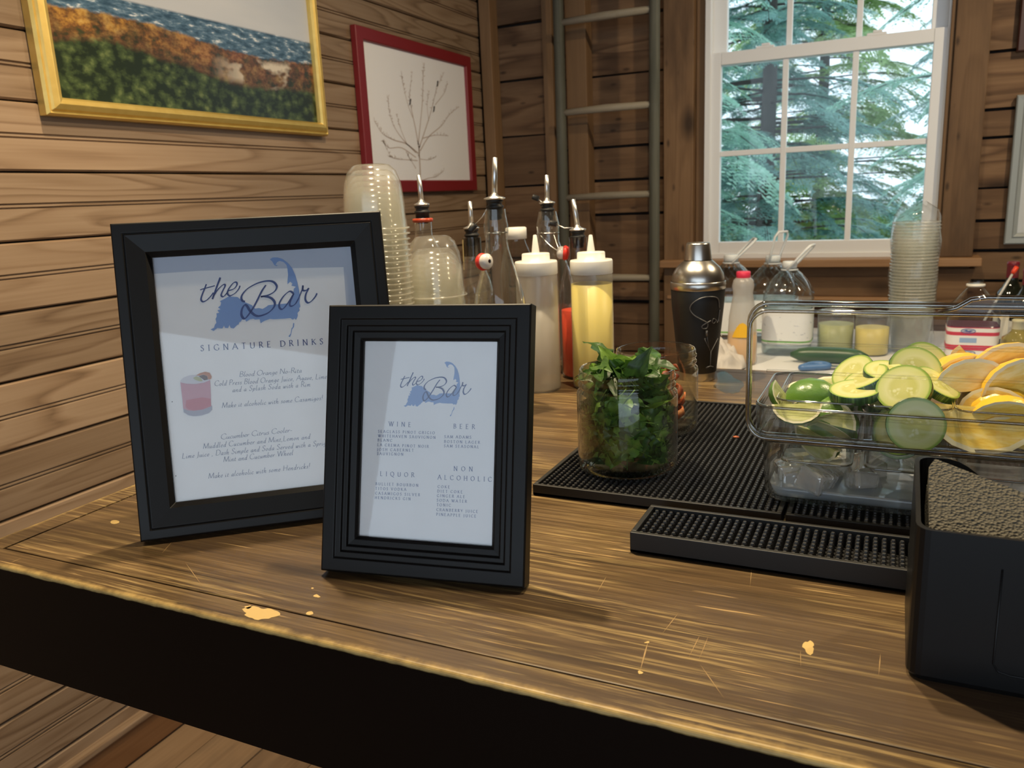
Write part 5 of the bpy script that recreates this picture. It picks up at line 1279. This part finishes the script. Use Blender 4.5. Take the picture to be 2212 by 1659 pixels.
LG = 'lime wedges in the first insert'
lime_spots = [(at(1755, 872, .862), (R(205), R(12), R(30)), .027, 2.0, 'large lime piece, rind up, on top of the limes'),
 (at(1698, 852, .850), (R(-20), R(55), R(8)), .017, 1.1, 'upright lime wedge with pale cut face at the left of the insert'),
 (at(1762, 838, .900), (R(60), R(0), R(10)), .026, 1.3, 'lime wedge with yellowish face behind the large lime piece'),
 (at(1798, 855, .880), (R(95), R(20), R(-20)), .024, 1.2, 'lime wedge leaning on the right wall of the lime insert'),
 (at(1722, 872, .832), (R(-8), R(-4), R(6)), .022, 1.1, 'small lime wedge showing its round pale face in front')]
for q in lime_spots: wedge('lime_wedge', q[4], 'lime wedge', LG, q[0], q[1], q[2], q[3], lime_r, lime_f)
for k in range(11):
    p_ = Vector((IC[0][0] + rl.uniform(-.018, .018), IC[0][1] - .048 + .018*(k % 6) + rl.uniform(-.004, .004), ZI0 + .026 + .016*(k//6)))
    wedge('lime_wedge', 'lime wedge lower in the first insert of the caddy', 'lime wedge', LG, p_, (rl.uniform(0, 6), rl.uniform(-.4, .4), rl.uniform(-.6, .6)), rl.uniform(.022, .027), 1.15, lime_r, lime_f)
MG = 'lemon wedges in the third insert'
lem_spots = [(at(2125, 880, .838), (R(8), R(3), R(5)), .044, 1.15, 'large lemon wedge nearest the lid'), (at(2180, 815, .90), (R(150), R(-22), R(14)), .034, 1.1, 'lemon wedge with seeds at the right of the pile'),
 (at(2075, 826, .905), (R(165), R(-20), R(20)), .030, 1.1, 'lemon wedge lying over the cucumbers side of the pile'), (at(2120, 800, .93), (R(30), R(50), R(0)), .030, 1.1, 'lemon wedge standing point up at the back'),
 (at(2105, 845, .875), (R(140), R(-6), R(10)), .032, 1.1, 'lemon wedge in the middle of the pile'), (at(2210, 850, .88), (R(150), R(-20), R(20)), .034, 1.1, 'lemon wedge at the right edge of the photo')]
for q in lem_spots: wedge('lemon_wedge', q[4], 'lemon wedge', MG, q[0], q[1], q[2], q[3], lem_r, lem_f)
for k in range(8):
    p_ = Vector((IC[2][0] + rl.uniform(-.004, .004), IC[2][1] - .040 + .020*(k % 4) + rl.uniform(-.004, .004), ZI0 + .034 + .018*(k//4)))
    wedge('lemon_wedge', 'lemon wedge lower in the third insert of the caddy', 'lemon wedge', MG, p_, (R(180) + rl.uniform(-.9, .9), rl.uniform(-.3, .3), rl.uniform(-.3, .3)), rl.uniform(.026, .030), 1.1, lem_r, lem_f)
# cucumber
t = NT('cucumber_flesh'); v = t.coord(); sx = t.n('ShaderNodeSeparateXYZ', {0: v}); rad = t.math('SQRT', t.math('ADD', t.math('POWER', sx.outputs[0], 2.0), t.math('POWER', sx.outputs[1], 2.0)))
rr_ = t.math('DIVIDE', rad, .0235)
ang_ = t.math('ARCTAN2', sx.outputs[1], sx.outputs[0])
base_c = t.ramp(rr_, [(.0, (0.60, 0.58, 0.20)), (.45, (0.54, 0.54, 0.17)), (.62, (0.64, 0.64, 0.30)), (.90, (0.55, 0.58, 0.20)), (.97, (0.24, 0.36, 0.06))])
seeds = t.n('ShaderNodeTexVoronoi', {'Vector': t.mapping(v, (1, 1, .1)), 'Scale': 230.0}).outputs['Distance']
sm = t.math('MULTIPLY', t.ramp(seeds, [(.30, (1,1,1)), (.5, (0,0,0))]), t.math('MULTIPLY', t.ramp(rr_, [(.08, (0,0,0)), (.18, (1,1,1)), (.46, (1,1,1)), (.56, (0,0,0))]), t.ramp(t.math('SINE', t.math('MULTIPLY', ang_, 3.0)), [(.0, (0,0,0)), (.5, (1,1,1))])))
cuc_f = t.done(t.bsdf(col=t.mix(t.math('MULTIPLY', sm, .7), base_c, (0.74, 0.74, 0.42)), rough=.18, spec=.5))
t = NT('cucumber_skin'); v = t.coord(); sxx = t.n('ShaderNodeSeparateXYZ', {0: v}); an = t.math('ARCTAN2', sxx.outputs[1], sxx.outputs[0])
st = t.noise(t.n('ShaderNodeCombineXYZ', {0: t.math('MULTIPLY', an, 7.0), 1: t.rnd()}).outputs[0], 1.6, 2)
cuc_s = t.done(t.bsdf(col=t.ramp(st, [(.42, (0.014, 0.05, 0.008)), (.58, (0.05, 0.13, 0.02)), (.72, (0.20, 0.32, 0.07))]), rough=.3, spec=.5))
cr, ct = .0243, .0085
pf_ = [(cr*.985, 0), (cr, .0008), (cr, ct - .0008), (cr*.985, ct)]
fl_me = MB().lathe([(.0003, 0), (cr*.985, 0)], (0,0,0), 36, smooth=False).lathe([(.0003, ct), (cr*.985, ct)], (0,0,0), 36, smooth=False).mesh('cucumber_slice'); fl_me.materials.append(cuc_f)
sk_me = MB().lathe(pf_, (0,0,0), 36).mesh('skin'); sk_me.materials.append(cuc_s)
def cslice(P, nrm, label, sc=1.0, spin=0.0):
    o = bpy.data.objects.new('cucumber_slice', fl_me); COL.objects.link(o); o.location = P; o.scale = (sc,)*3
    q = Vector((0,0,1)).rotation_difference(Vector(nrm).normalized()); o.rotation_mode = 'QUATERNION'
    from mathutils import Quaternion
    o.rotation_quaternion = q @ Quaternion((0, 0, 1), spin)
    tag(o, label, 'cucumber slice', 'cucumber slices in the caddy')
    c = bpy.data.objects.new('skin', sk_me); COL.objects.link(c); c.parent = o
cslice(at(1977, 916, .8105), (.05, -1, .16), 'round cucumber slice leaning lowest against the lid, face on', 1.05)
cslice(at(1955, 846, .838), (-.22, -.72, .62), 'cucumber slice tilted towards the viewer above the lowest one', 1.03, 1)
cslice(at(1846, 856, .842), (-.05, -.18, 1), 'cucumber slice lying nearly flat beside the limes', .98, 2)
cslice(at(1875, 828, .862), (-.45, -.22, .9), 'cucumber slice half hidden, tilted left behind the flat one', .96, 3)
cslice(at(1911, 812, .868), (.05, -.30, 1), 'small topped flat cucumber slice at the peak of the heap', .84, 4)
cslice(at(1848, 812, .886), (-.5, -.5, .75), 'cucumber slice edge on at the left back of the heap', .92, 5)
cslice(at(1972, 806, .888), (.25, -.75, .55), 'olive cucumber slice standing behind the peak', 1.06, 6)
cslice(at(1990, 797, .905), (.45, -.7, .5), 'rearmost cucumber slice of the upright pair', 1.10, 7)
cslice(at(2016, 838, .868), (.55, -.22, .85), 'cucumber slice sloping down towards the lemons', .95, 8)
cslice(at(1905, 862, .872), (.1, -.5, .8), 'cucumber slice under the peak of the heap', 1.0, 9)
rc = random.Random(8)
for k in range(10):
    p_ = Vector((IC[1][0] + rc.uniform(-.008, .008), IC[1][1] - .050 + .0105*k, ZI0 + .032 + rc.uniform(-.004, .008)))
    cslice(p_, (rc.uniform(-.3, .3), -1, rc.uniform(0, .5)), 'cucumber slice down inside the second insert of the caddy', rc.uniform(.93, 1.02), k)

# ================================================================== NAPKIN HOLDER
nx0, ny0, nz0 = .022, .549, ZBAR + .0004
nw, nd, nh, nhb = .165, .112, .1085, .1235
nap = thing('napkin_holder', 'black plastic napkin caddy cut off by the right edge', 'napkin holder', (nx0 + nw/2, ny0 + nd/2, ZBAR))
th = .003
def scoop(xa, xb, ztop, zlow, n=10, a=.30, b=.75):
    """top edge with a dip in the middle"""
    pts = []
    for i in range(n*3 + 1):
        u = i/(n*3); s_ = 0
        if a < u < b:
            e = min((u - a), (b - u))/.16; e = max(0, min(1, e)); s_ = e*e*(3 - 2*e)
        pts.append((xa + (xb-xa)*u, ztop + (zlow - ztop)*s_))
    return pts
r0 = .012
fr = [(nx0 + r0*.3, nz0)] + [(nx0 + nw, nz0)] + scoop(nx0, nx0 + nw, nz0 + nh, nz0 + nh - .0135, a=.30, b=1.9)[::-1]
wall = MB()
def side_h(y): return nh + (nhb - nh)*(y - ny0)/nd
# body as a loft of rounded rectangles, then the walls above
outl = [(nx0 + nw/2 + x, ny0 + nd/2 + y) for x, y in rrect(nw, nd, .009, 4)]
inl = [(nx0 + nw/2 + x, ny0 + nd/2 + y) for x, y in rrect(nw - 2*th, nd - 2*th, .007, 4)]
def densify(pl, step=.006):
    out = []
    for i, a in enumerate(pl):
        b = pl[(i+1) % len(pl)]; n = max(1, int(math.hypot(b[0]-a[0], b[1]-a[1])/step))
        for j in range(n): out.append((a[0] + (b[0]-a[0])*j/n, a[1] + (b[1]-a[1])*j/n))
    return out
outl = densify(outl); N_ = len(outl)
def inset(p_):
    cx, cy = nx0 + nw/2, ny0 + nd/2
    return (cx + (p_[0]-cx)*(1 - 2*th/nw), cy + (p_[1]-cy)*(1 - 2*th/nd))
def top_z(p_):
    h = side_h(p_[1]); u = (p_[0] - nx0)/nw
    if p_[1] < ny0 + .01:
        e = max(0, min(1, (u - .40)/.22)); h -= .0120*e*e*(3-2*e)
    if p_[1] > ny0 + nd - .01:
        e = max(0, min(1, (u - .12)/.42)); h -= .045*e*e*(3-2*e)
    return nz0 + h
inn = [inset(p_) for p_ in outl]
rings = [[(p_[0] + (nx0 + nw/2 - p_[0])*.03, p_[1] + (ny0 + nd/2 - p_[1])*.03, nz0) for p_ in outl], [(p_[0], p_[1], nz0 + .004) for p_ in outl], [(*p_, top_z(p_)) for p_ in outl], [(*inset(p_), top_z(p_)) for p_ in outl], [(*q, nz0 + .004) for q in inn]]
loft(wall, rings, cap0=True, cap1=True, smooth=False); wall.build('caddy_shell', blk_plastic, nap)
# shallow recess panel outline on the front
pts = [(nx0 + .052, nz0 + .018), (nx0 + .055, nz0 + .016), (nx0 + nw - .01, nz0 + .016)]
MB().tube([(nx0 + .050, ny0 - .0002, nz0 + .088), (nx0 + .050, ny0 - .0002, nz0 + .022), (nx0 + .053, ny0 - .0002, nz0 + .017), (nx0 + .060, ny0 - .0002, nz0 + .0155), (nx0 + nw - .006, ny0 - .0002, nz0 + .0155)], .0007, 6).build('panel_line', blk_plastic, nap)
# napkins, embossed brown paper, standing with a slant
t = NT('recycled_napkin'); v = t.coord(); vo = t.n('ShaderNodeTexVoronoi', {'Vector': v, 'Scale': 430.0}).outputs['Distance']; n_ = t.noise(v, 900, 2)
napm = t.done(t.bsdf(col=t.mix(n_, (0.105, 0.100, 0.083), (0.155, 0.147, 0.122)), rough=.9, spec=.1, normal=t.bump(vo, .9, .004)))
fz = nz0 + .094; fy = ny0 + .0065; by = ny0 + .088        # the pile leans back from the front wall
xa, xb = nx0 + .0085, nx0 + nw - .006
zl_ = W(1990, 988, 'y', by).z; g_ = (W(2212, 1066, 'y', by - .02).z - zl_)/(W(2212, 1066, 'y', by).x - W(1990, 988, 'y', by).x)
for k in range(9):
    off = .0056*k
    kk_ = (by - fy)/(zl_ - fz)
    def f(u, v_, d, off=off): return (u, min(ny0 + nd - .004, fy + (v_ - fz)*kk_ + .0 + d*.55), v_ - d*.80)
    zbot = fz - .006
    top_ = [(xb, zl_ + g_*(xb - xa) - .0010*(k % 3)), (xa + .004, zl_ - .0012*(k % 4)), (xa, zl_ - .004 - .001*(k % 4))]
    MB().prism([(xa, zbot + .008), (xb, zbot + .008)] + top_, f, off, off + .0050).build('paper_napkin', napm, origin=(xa, ny0 + off, nz0))
napk = [o for o in bpy.data.objects if o.name.startswith('paper_napkin')]
for i, o in enumerate(sorted(napk, key=lambda q: q.location.y)):
    tag(o, 'front brown embossed paper napkin leaning in the black holder' if i == 0 else 'brown paper napkin, ' + ordinal(i) + ' from the front of the holder', 'napkin', 'napkins in the holder')
# ================================================================== TABLE UNDER THE WINDOW
ZTB = ZC - .48
TX0, TX1, TY0, TY1 = -.478, 1.25, 2.11, 2.90
tbl = thing('folding_table', 'white plastic folding table under the window', 'table', ((TX0+TX1)/2, (TY0+TY1)/2, 0))
wt = plain('white_table_plastic', (0.70, 0.71, 0.72), .4)
MB().box(TX0, TX1, TY0, TY1, ZTB - .04, ZTB).build('table_top', wt, tbl, bevel=.008)
for x in (TX0 + .15, TX1 - .15):
    for y in (TY0 + .08, TY1 - .08): MB().tube([(x, y, 0), (x, y, ZTB - .04)], .014, 12).build('leg', plain('table_leg_grey', (0.25, 0.25, 0.26), .4, .5), tbl)
def tp_(px, py, dy=0.0): q = W(px, py, 'z', ZTB); return Vector((q.x, q.y + dy, ZTB))
# ---- water jugs
lblm = NT('water_label'); v = lblm.coord(); z_ = lblm.n('ShaderNodeSeparateXYZ', {0: v}).outputs[2]
lc = lblm.ramp(lblm.math('DIVIDE', z_, .10), [(0, (0.16, 0.42, 0.10)), (.10, (0.16, 0.42, 0.10)), (.11, (0.72, 0.76, 0.76)), (.38, (0.72, 0.76, 0.76)), (.40, (0.20, 0.48, 0.12)), (.44, (0.20, 0.48, 0.12)), (.45, (0.80, 0.83, 0.86)), (1, (0.80, 0.83, 0.86))], 'CONSTANT')
nn_ = lblm.noise(lblm.mapping(v, (60, 60, 130)), 1.0, 2)
lc = lblm.mix(lblm.ramp(nn_, [(.66, (0,0,0)), (.69, (.45,.45,.45))]), lc, (0.10, 0.16, 0.30))
lblm = lblm.done(lblm.bsdf(col=lc, rough=.45))
def jug(label, P, r, h, handle):
    o = thing('water_jug', label, 'water jug', P, 'water jugs under the window')
    sect = lambda s_, z: [(P[0] + x*s_, P[1] + y*s_, P[2] + z) for x, y in rrect(2*r, 2*r, r*.55, 6)]
    def circ(rr, z): return [(P[0] + rr*math.cos(a), P[1] + rr*math.sin(a), P[2] + z) for a in [math.atan2(y, x) for x, y in rrect(2*r, 2*r, r*.55, 6)]]
    mb = MB(); rings = [sect(.86, 0), sect(.97, .006)]
    z = .012
    while z < h*.62:
        rings += [sect(1.0, z), sect(.985 if int(z*100) % 3 == 0 else 1.0, z + h*.02)]; z += h*.045
    rings += [sect(.97, h*.66), circ(r*.92, h*.72), circ(r*.78, h*.79), circ(r*.55, h*.86), circ(r*.34, h*.905), circ(r*.26, h*.92), circ(r*.26, h*.94)]
    loft(mb, rings, cap0=True); mb.build('jug_body', pet, o)
    wb_ = MB(); loft(wb_, [sect(.83, .004), sect(.95, .010), sect(.965, h*.60)], cap0=True, cap1=True); wb_.build('water', water, o)
    # swirled flutes on the shoulder
    for k in range(14):
        a0 = 2*PI*k/14; pts = []
        for i in range(7):
            u = i/6; a = a0 + .7*u; rr = r*(1.0 - .60*u**1.5)*1.0; pts.append((P[0] + rr*math.cos(a), P[1] + rr*math.sin(a), P[2] + h*(.66 + .215*u)))
        MB().tube(pts, .0028, 6).build('flute', pet, o)
    lb = MB(); loft(lb, [sect(1.008, .035), sect(1.008, .035 + .10)]); lo = lb.build('label', lblm, o); 
    MB().lathe([(r*.27, h*.925), (r*.30, h*.927), (r*.30, h*.985), (r*.27, h), (.0005, h)], P, 24, cap0=True).build('cap', plain('jug_cap', (0.74, 0.79, 0.82), .4), o)
    MB().lathe([(r*.34, h*.905), (r*.36, h*.91), (r*.34, h*.918)], P, 24).build('neck_ring', plain('jug_cap2', (0.74, 0.79, 0.82), .4), o)
    c = Vector((P[0], P[1], P[2] + h*.912)); d = Vector(handle); s_ = Vector((d.y, -d.x, 0)).normalized() if abs(d.x) + abs(d.y) > .2 else Vector((1, 0, 0))
    w1, w2, L = r*.34, r*.42, r*1.35
    pts = [c - s_*w1, c - s_*w1 + d*L*.35, c - s_*w2 + d*L*.85, c - s_*w2*.7 + d*L, c + s_*w2*.7 + d*L, c + s_*w2 + d*L*.85, c + s_*w1 + d*L*.35, c + s_*w1]
    MB().tube(pts, .0038, 8).build('handle', plain('jug_handle', (0.76, 0.80, 0.83), .4), o)
    return o
J3 = tp_(1695, 768, .05); hj = zat(J3, 564) - ZTB
jug('front water jug with handle folded up to the right', J3, 50*m_px(J3), hj, Vector((.55, -.1, .62)).normalized())
J2_ = tp_(1655, 746, .10); jug('middle water jug with arched handle, behind the front jug', J2_, 51*m_px(J2_), zat(J2_, 552) - ZTB, Vector((.28, -.15, .95)).normalized())
J1_ = tp_(1566, 748, .08); jug('left water jug half hidden by the cocktail shaker', J1_, 50*m_px(J1_), zat(J1_, 550) - ZTB, Vector((.62, .2, .65)).normalized())
# ---- orange juice bottle with pink cap
OP = tp_(1598, 790, .03); k = m_px(OP)
oj = thing('juice_bottle', 'small milky juice bottle with a pink cap beside the jugs', 'bottle', OP)
ho = zat(OP, 598) - ZTB
MB().lathe([(28*k, 0), (30*k, .004), (31*k, ho*.25), (28*k, ho*.55), (20*k, ho*.82), (22.5*k, ho*.90), (20*k, ho*.965), (13*k, ho)], OP, 36, cap0=True).build('bottle_body', clear('milk_plastic', (0.86, 0.87, 0.87), (0.7, 0.7, 0.7), .3, .8, haze=.5, hazecol=(0.86, 0.86, 0.85)), oj)
MB().lathe([(26*k, .003), (29*k, .008), (29*k, ho*.36)], OP, 36, cap0=True, cap1=True).build('juice', plain('orange_juice', (0.80, 0.42, 0.06), .4), oj)
MB().lathe([(13.5*k, ho - .004), (14.5*k, ho - .003), (14.5*k, ho + .013), (13*k, ho + .015), (.0005, ho + .015)], OP, 28, cap0=True).build('cap', plain('pink_cap', (0.72, 0.04, 0.10), .4), oj)
lb = MB(); vs = []
for i in range(9):
    a = R(235 + i*11); vs += [(OP.x + 31.2*k*math.cos(a), OP.y + 31.2*k*math.sin(a), ZTB + ho*(.33)), (OP.x + 30*k*math.cos(a), OP.y + 30*k*math.sin(a), ZTB + ho*(.33 + .17*math.sin(PI*(i+.0)/8)))]
lb.add(vs, [(2*i, 2*i+2, 2*i+3, 2*i+1) for i in range(8)]).build('label', plain('orange_label', (0.85, 0.50, 0.03), .5), oj, fixn=False)
# ---- crumpled white towel
TP = tp_(1572, 812); tw_ = MB(); n = 26; vs = []
for i in range(n + 1):
    for j in range(n + 1):
        u, v = i/n*2 - 1, j/n*2 - 1; d = max(0, 1 - (u*u + v*v)**.9); 
        q = Vector((u*2.2 + 5, v*2.2, 1.3)); h = .070*d**.45*(.45 + 1.1*abs(noise.noise(q)) + .55*abs(noise.noise(q*2.1)))
        vs.append((u*.085 + .010*noise.noise(q*1.4), v*.085 + .012*noise.noise(q*1.4 + Vector((9, 0, 0))), h + .002))
tw_.add(vs, [(i*(n+1)+j, i*(n+1)+j+1, (i+1)*(n+1)+j+1, (i+1)*(n+1)+j) for i in range(n) for j in range(n)], True)
o = tw_.build('towel', plain('white_towel', (0.52, 0.50, 0.48), .9)); o.location = (TP.x - .06, TP.y + .115, ZTB + .001); sm_ = o.modifiers.new('thick', 'SOLIDIFY'); sm_.thickness = .003; sm_.offset = 1
tag(o, 'crumpled white cloth towel on the table behind the shaker', 'towel')
# ---- lidded tubs of garnish
def tub(label, P, r, h, fill, fh, lidm):
    o = thing('garnish_tub', label, 'container', P, 'garnish tubs on the table')
    MB().lathe([(r*.9, 0), (r, .004), (r*1.02, h)], P, 40, cap0=True).build('tub_body', clear('tub_plastic', (0.93, 0.94, 0.93), (0.7, 0.72, 0.72), .08, .9, haze=.08), o)
    MB().lathe([(r*.86, .003), (r*.95, .006), (r*.97, fh)], P, 40, cap0=True, cap1=True).build('contents', fill, o)
    MB().lathe([(r*1.04, h - .006), (r*1.08, h - .005), (r*1.08, h + .001), (r*.9, h + .003), (r*.86, h - .001), (.0005, h)], P, 40).build('lid', lidm, o)
lidm = clear('tub_lid', (0.9, 0.92, 0.92), (0.65, 0.68, 0.70), .08, 1.4, haze=.25)
U1 = tp_(1800, 768, .05); tub('clear lidded tub of pale green garnish, left of the two tubs', U1, .049, zat(U1, 672) - ZTB, plain('olive_brine', (0.42, 0.44, 0.20), .4, var=.2), .085, lidm)
U2 = tp_(1880, 772, .05); tub('clear lidded tub of yellow garnish, right of the two tubs', U2, .045, zat(U2, 676) - ZTB, plain('lemon_slices', (0.70, 0.58, 0.16), .4, var=.25), .078, lidm)
# ---- tall sleeve of cups
CP = tp_(1962, 766, .05); k = m_px(CP); hc = zat(CP, 470) - ZTB
cm = MB().lathe([(33*k, 0), (44*k, .105), (46*k, .106), (46*k, .109), (44*k, .109)], (0,0,0), 32, cap0=True).mesh('plastic_cup'); cm.materials.append(cupm)
rim_me = MB().lathe([(44*k, .106), (46.5*k, .1065), (46.5*k, .1090), (44*k, .1095)], (0,0,0), 32).mesh('rim'); rim_me.materials.append(cup_rim)
nc = int((hc - .109)/.0088)
for i in range(nc):
    o = bpy.data.objects.new('plastic_cup', cm); COL.objects.link(o); o.location = (CP.x + .0008*math.sin(i*1.9), CP.y, ZTB + .001 + i*.0088)
    rm_ = bpy.data.objects.new('rim', rim_me); COL.objects.link(rm_); rm_.parent = o
    tag(o, 'clear cup in the plastic sleeve by the window, ' + ordinal(i) + ' from the bottom', 'cup', 'cups in the plastic sleeve')
slv = MB(); rings = []
for i in range(22):
    z = ZTB + .001 + (zat(CP, 440) - ZTB)*i/21; rr = (47 + (1.5*math.sin(i*1.3)))*k*(1 if i < 19 else (.97, .80, .35)[i - 19])
    rings.append([(CP.x + rr*(1 + .03*math.sin(5*a + i))*math.cos(a), CP.y + rr*(1 + .03*math.sin(4*a + 2*i))*math.sin(a), z + (.006*math.sin(3*a) if i > 18 else 0)) for a in [2*PI*q/28 for q in range(28)]])
loft(slv, rings); o = slv.build('plastic_sleeve', clear('sleeve_film', (0.93, 0.95, 0.96), (0.75, 0.78, 0.8), .10, 1.0, haze=.06, hazecol=(1, .98, .94)), origin=CP)
tag(o, 'wrinkled clear plastic sleeve around the tall cup stack', 'plastic sleeve')
# ---- cutting board things: whole cucumber, blue handled knife
KP = tp_(1790, 786); ck = MB()
pts = [Vector((KP.x - .10 + .022*i, KP.y + .012*math.sin(i*.35), ZTB + .0225)) for i in range(10)]
ck.tube(pts, [.006, .017, .021, .022, .022, .022, .022, .021, .017, .006], 14); o = ck.build('cucumber', plain('cucumber_dark_skin', (0.025, 0.075, 0.018), .35, var=.4), origin=KP)
tag(o, 'whole dark green cucumber lying in front of the tubs', 'cucumber')
N0 = tp_(1762, 800); kn = thing('kitchen_knife', 'blue handled kitchen knife lying on the white table', 'knife', N0)
blue = plain('blue_handle', (0.06, 0.16, 0.38), .4)
hp = crom([(N0.x - .035, N0.y - .02, ZTB + .010), (N0.x - .012, N0.y + .03, ZTB + .010), (N0.x + .018, N0.y + .035, ZTB + .010), (N0.x + .03, N0.y + .012, ZTB + .010), (N0.x - .005, N0.y - .008, ZTB + .010)], 5, True)
MB().tube(hp, .008, 8, closed=True).build('handle', blue, kn)
MB().prism([(N0.x + .025, N0.y + .012), (N0.x + .20, N0.y + .004), (N0.x + .20, N0.y + .02), (N0.x + .03, N0.y + .036)], lambda u, v, d: (u, v, d), ZTB + .006, ZTB + .009).build('blade', steel, kn)
N1 = tp_(1985, 800); 
o = MB().tube([(N1.x - .11, N1.y + .01, ZTB + .0075), (N1.x, N1.y + .002, ZTB + .0078), (N1.x + .05, N1.y - .012, ZTB + .0075)], [.006, .007, .0065], 10).build('peeler', blue, origin=N1)
tag(o, 'blue handle lying behind the cucumber slices on the table', 'utensil')
# ---- cranberry juice
XP = tp_(2096, 797, .045); hx = zat(XP, 605) - ZTB; k = m_px(XP)
cr_ = thing('cranberry_bottle', 'square cranberry juice bottle with red and white striped label', 'juice bottle', XP)
sect = lambda s_, z: [(XP.x + x*s_, XP.y + y*s_, ZTB + z) for x, y in rrect(.118, .10, .022, 5)]
def circ(rr, z): return [(XP.x + rr*math.cos(a), XP.y + rr*math.sin(a), ZTB + z) for a in [math.atan2(y, x) for x, y in rrect(.118, .10, .022, 5)]]
mb = MB(); loft(mb, [sect(.92, 0), sect(.99, .005), sect(1, .012), sect(1, hx*.56), sect(.94, hx*.58), sect(.94, hx*.60), sect(1, hx*.62), sect(.95, hx*.70), circ(.042, hx*.80), circ(.025, hx*.89), circ(.0185, hx*.92), circ(.0185, hx)], cap0=True); mb.build('bottle_body', pet, cr_)
mb = MB(); loft(mb, [sect(.90, .003), sect(.96, .008), sect(.965, hx*.50)], cap0=True, cap1=True); mb.build('juice', plain('cranberry_juice', (0.085, 0.008, 0.022), .25), cr_)
t = NT('striped_label'); v = t.coord(); z_ = t.math('DIVIDE', t.n('ShaderNodeSeparateXYZ', {0: v}).outputs[2], hx*.5)
W_, Rd = (0.78, 0.76, 0.74), (0.55, 0.02, 0.05)
lc = t.ramp(z_, [(0, Rd), (.16, W_), (.24, Rd), (.29, W_), (.44, Rd), (.56, W_), (.78, Rd), (.86, W_), (.95, Rd)], 'CONSTANT')
lab_m = t.done(t.bsdf(col=lc, rough=.4))
mb = MB(); loft(mb, [sect(1.006, .018), sect(1.006, hx*.485)]); lab = mb.build('label', lab_m, cr_)
for zc_, w2 in ((.385, .019), (.89, .016)):
    pts = [(XP.x - .012 + w2*math.cos(a), XP.y - .0504 - .0003, ZTB + hx*.5*zc_ + .0052*math.sin(a)) for a in [2*PI*i/24 for i in range(24)]]
    mb = MB(); mb.tube(pts, .0009, 5, closed=True); mb.add([(XP.x - .012 + x_, XP.y - .0506, ZTB + hx*.5*zc_ + z__) for x_, z__ in ((-.013, -.001), (-.004, .003), (0, .0005), (.005, .002), (.013, .001), (.004, -.0028))], [(0, 1, 2, 3, 4, 5)])
    mb.build('emblem', plain('emblem_blue', (0.03, 0.09, 0.30), .4), cr_, fixn=False)
MB().box(XP.x - .030, XP.x + .008, XP.y - .0507, XP.y - .0504, ZTB + hx*.5*.62, ZTB + hx*.5*.73).build('label_print', plain('pale_blue_print', (0.28, 0.40, 0.62), .5), cr_)
MB().lathe([(.0190, hx*.93), (.0215, hx*.935), (.0215, hx*.955), (.0190, hx*.96)], XP, 28).build('neck_ring', white_cap, cr_)
# ---- wine bottles at the right edge
winem = plain('dark_wine_glass', (0.010, 0.012, 0.008), .08, spec=.6)
def wine(label, P, py_top, r, gm, capm, lbl=True, group='wine bottles at the right'):
    h = zat(P, py_top) - ZTB; o = thing('wine_bottle', label, 'wine bottle', P, group)
    MB().lathe([(r*.92, 0), (r, .005), (r, h*.60), (r*.93, h*.66), (r*.60, h*.72), (r*.42, h*.78), (r*.38, h*.86), (r*.36, h)], P, 40, cap0=True, cap1=True).build('glass_body', gm, o)
    MB().lathe([(r*.40, h*.80), (r*.395, h*.95), (r*.42, h*.955), (r*.42, h*.99), (r*.36, h*1.002), (.0005, h*1.003)], P, 32).build('capsule', capm, o)
    if lbl: MB().lathe([(r*1.008, h*.14), (r*1.008, h*.42)], P, 40).build('label', plain('wine_label', (0.70, 0.68, 0.60), .6), o)
    return o
redcap = plain('burgundy_capsule', (0.16, 0.012, 0.022), .35)
V1 = tp_(2195, 792, .24); wine('dark wine bottle with burgundy capsule farthest back at the right', V1, 565, .037, winem, redcap)
V2 = tp_(2222, 795, .14); wine('dark wine bottle with burgundy capsule cut by the right edge', V2, 580, .037, winem, redcap)
V3 = tp_(2196, 812, .05); yel = clear('white_wine', (0.72, 0.66, 0.24), (0.40, 0.34, 0.08), .04, 1.2, haze=.35, hazecol=(0.55, 0.46, 0.10))
w3 = wine('white wine bottle with cream label in front of the dark bottles', V3, 690, .036, yel, plain('cream_capsule', (0.5, 0.47, 0.3), .4))
# ---- red tipped stirrer leaning in the cranberry bottle's neighbour
S0, S1_ = W(2158, 640, 'y', V1.y - .07), W(2187, 592, 'y', V1.y - .05)
d_ = (S1_ - S0); 
S00 = S0 - d_.normalized()*((S0.z - ZTB)/d_.normalized().z - .0)
st_ = thing('stirrer', 'thin clear stirrer with a red tip leaning by the wine bottles', 'stirrer', (S00.x, S00.y, ZTB))
MB().tube([S00, S0, S1_], .0032, 8).build('rod', plain('stirrer_grey', (0.5, 0.5, 0.48), .3), st_)
MB().tube([S1_, S1_ + d_.normalized()*.008, S1_ + d_.normalized()*.022], [.0045, .0065, .0060], 10).build('tip', plain('stirrer_red', (0.75, 0.06, 0.02), .4), st_)
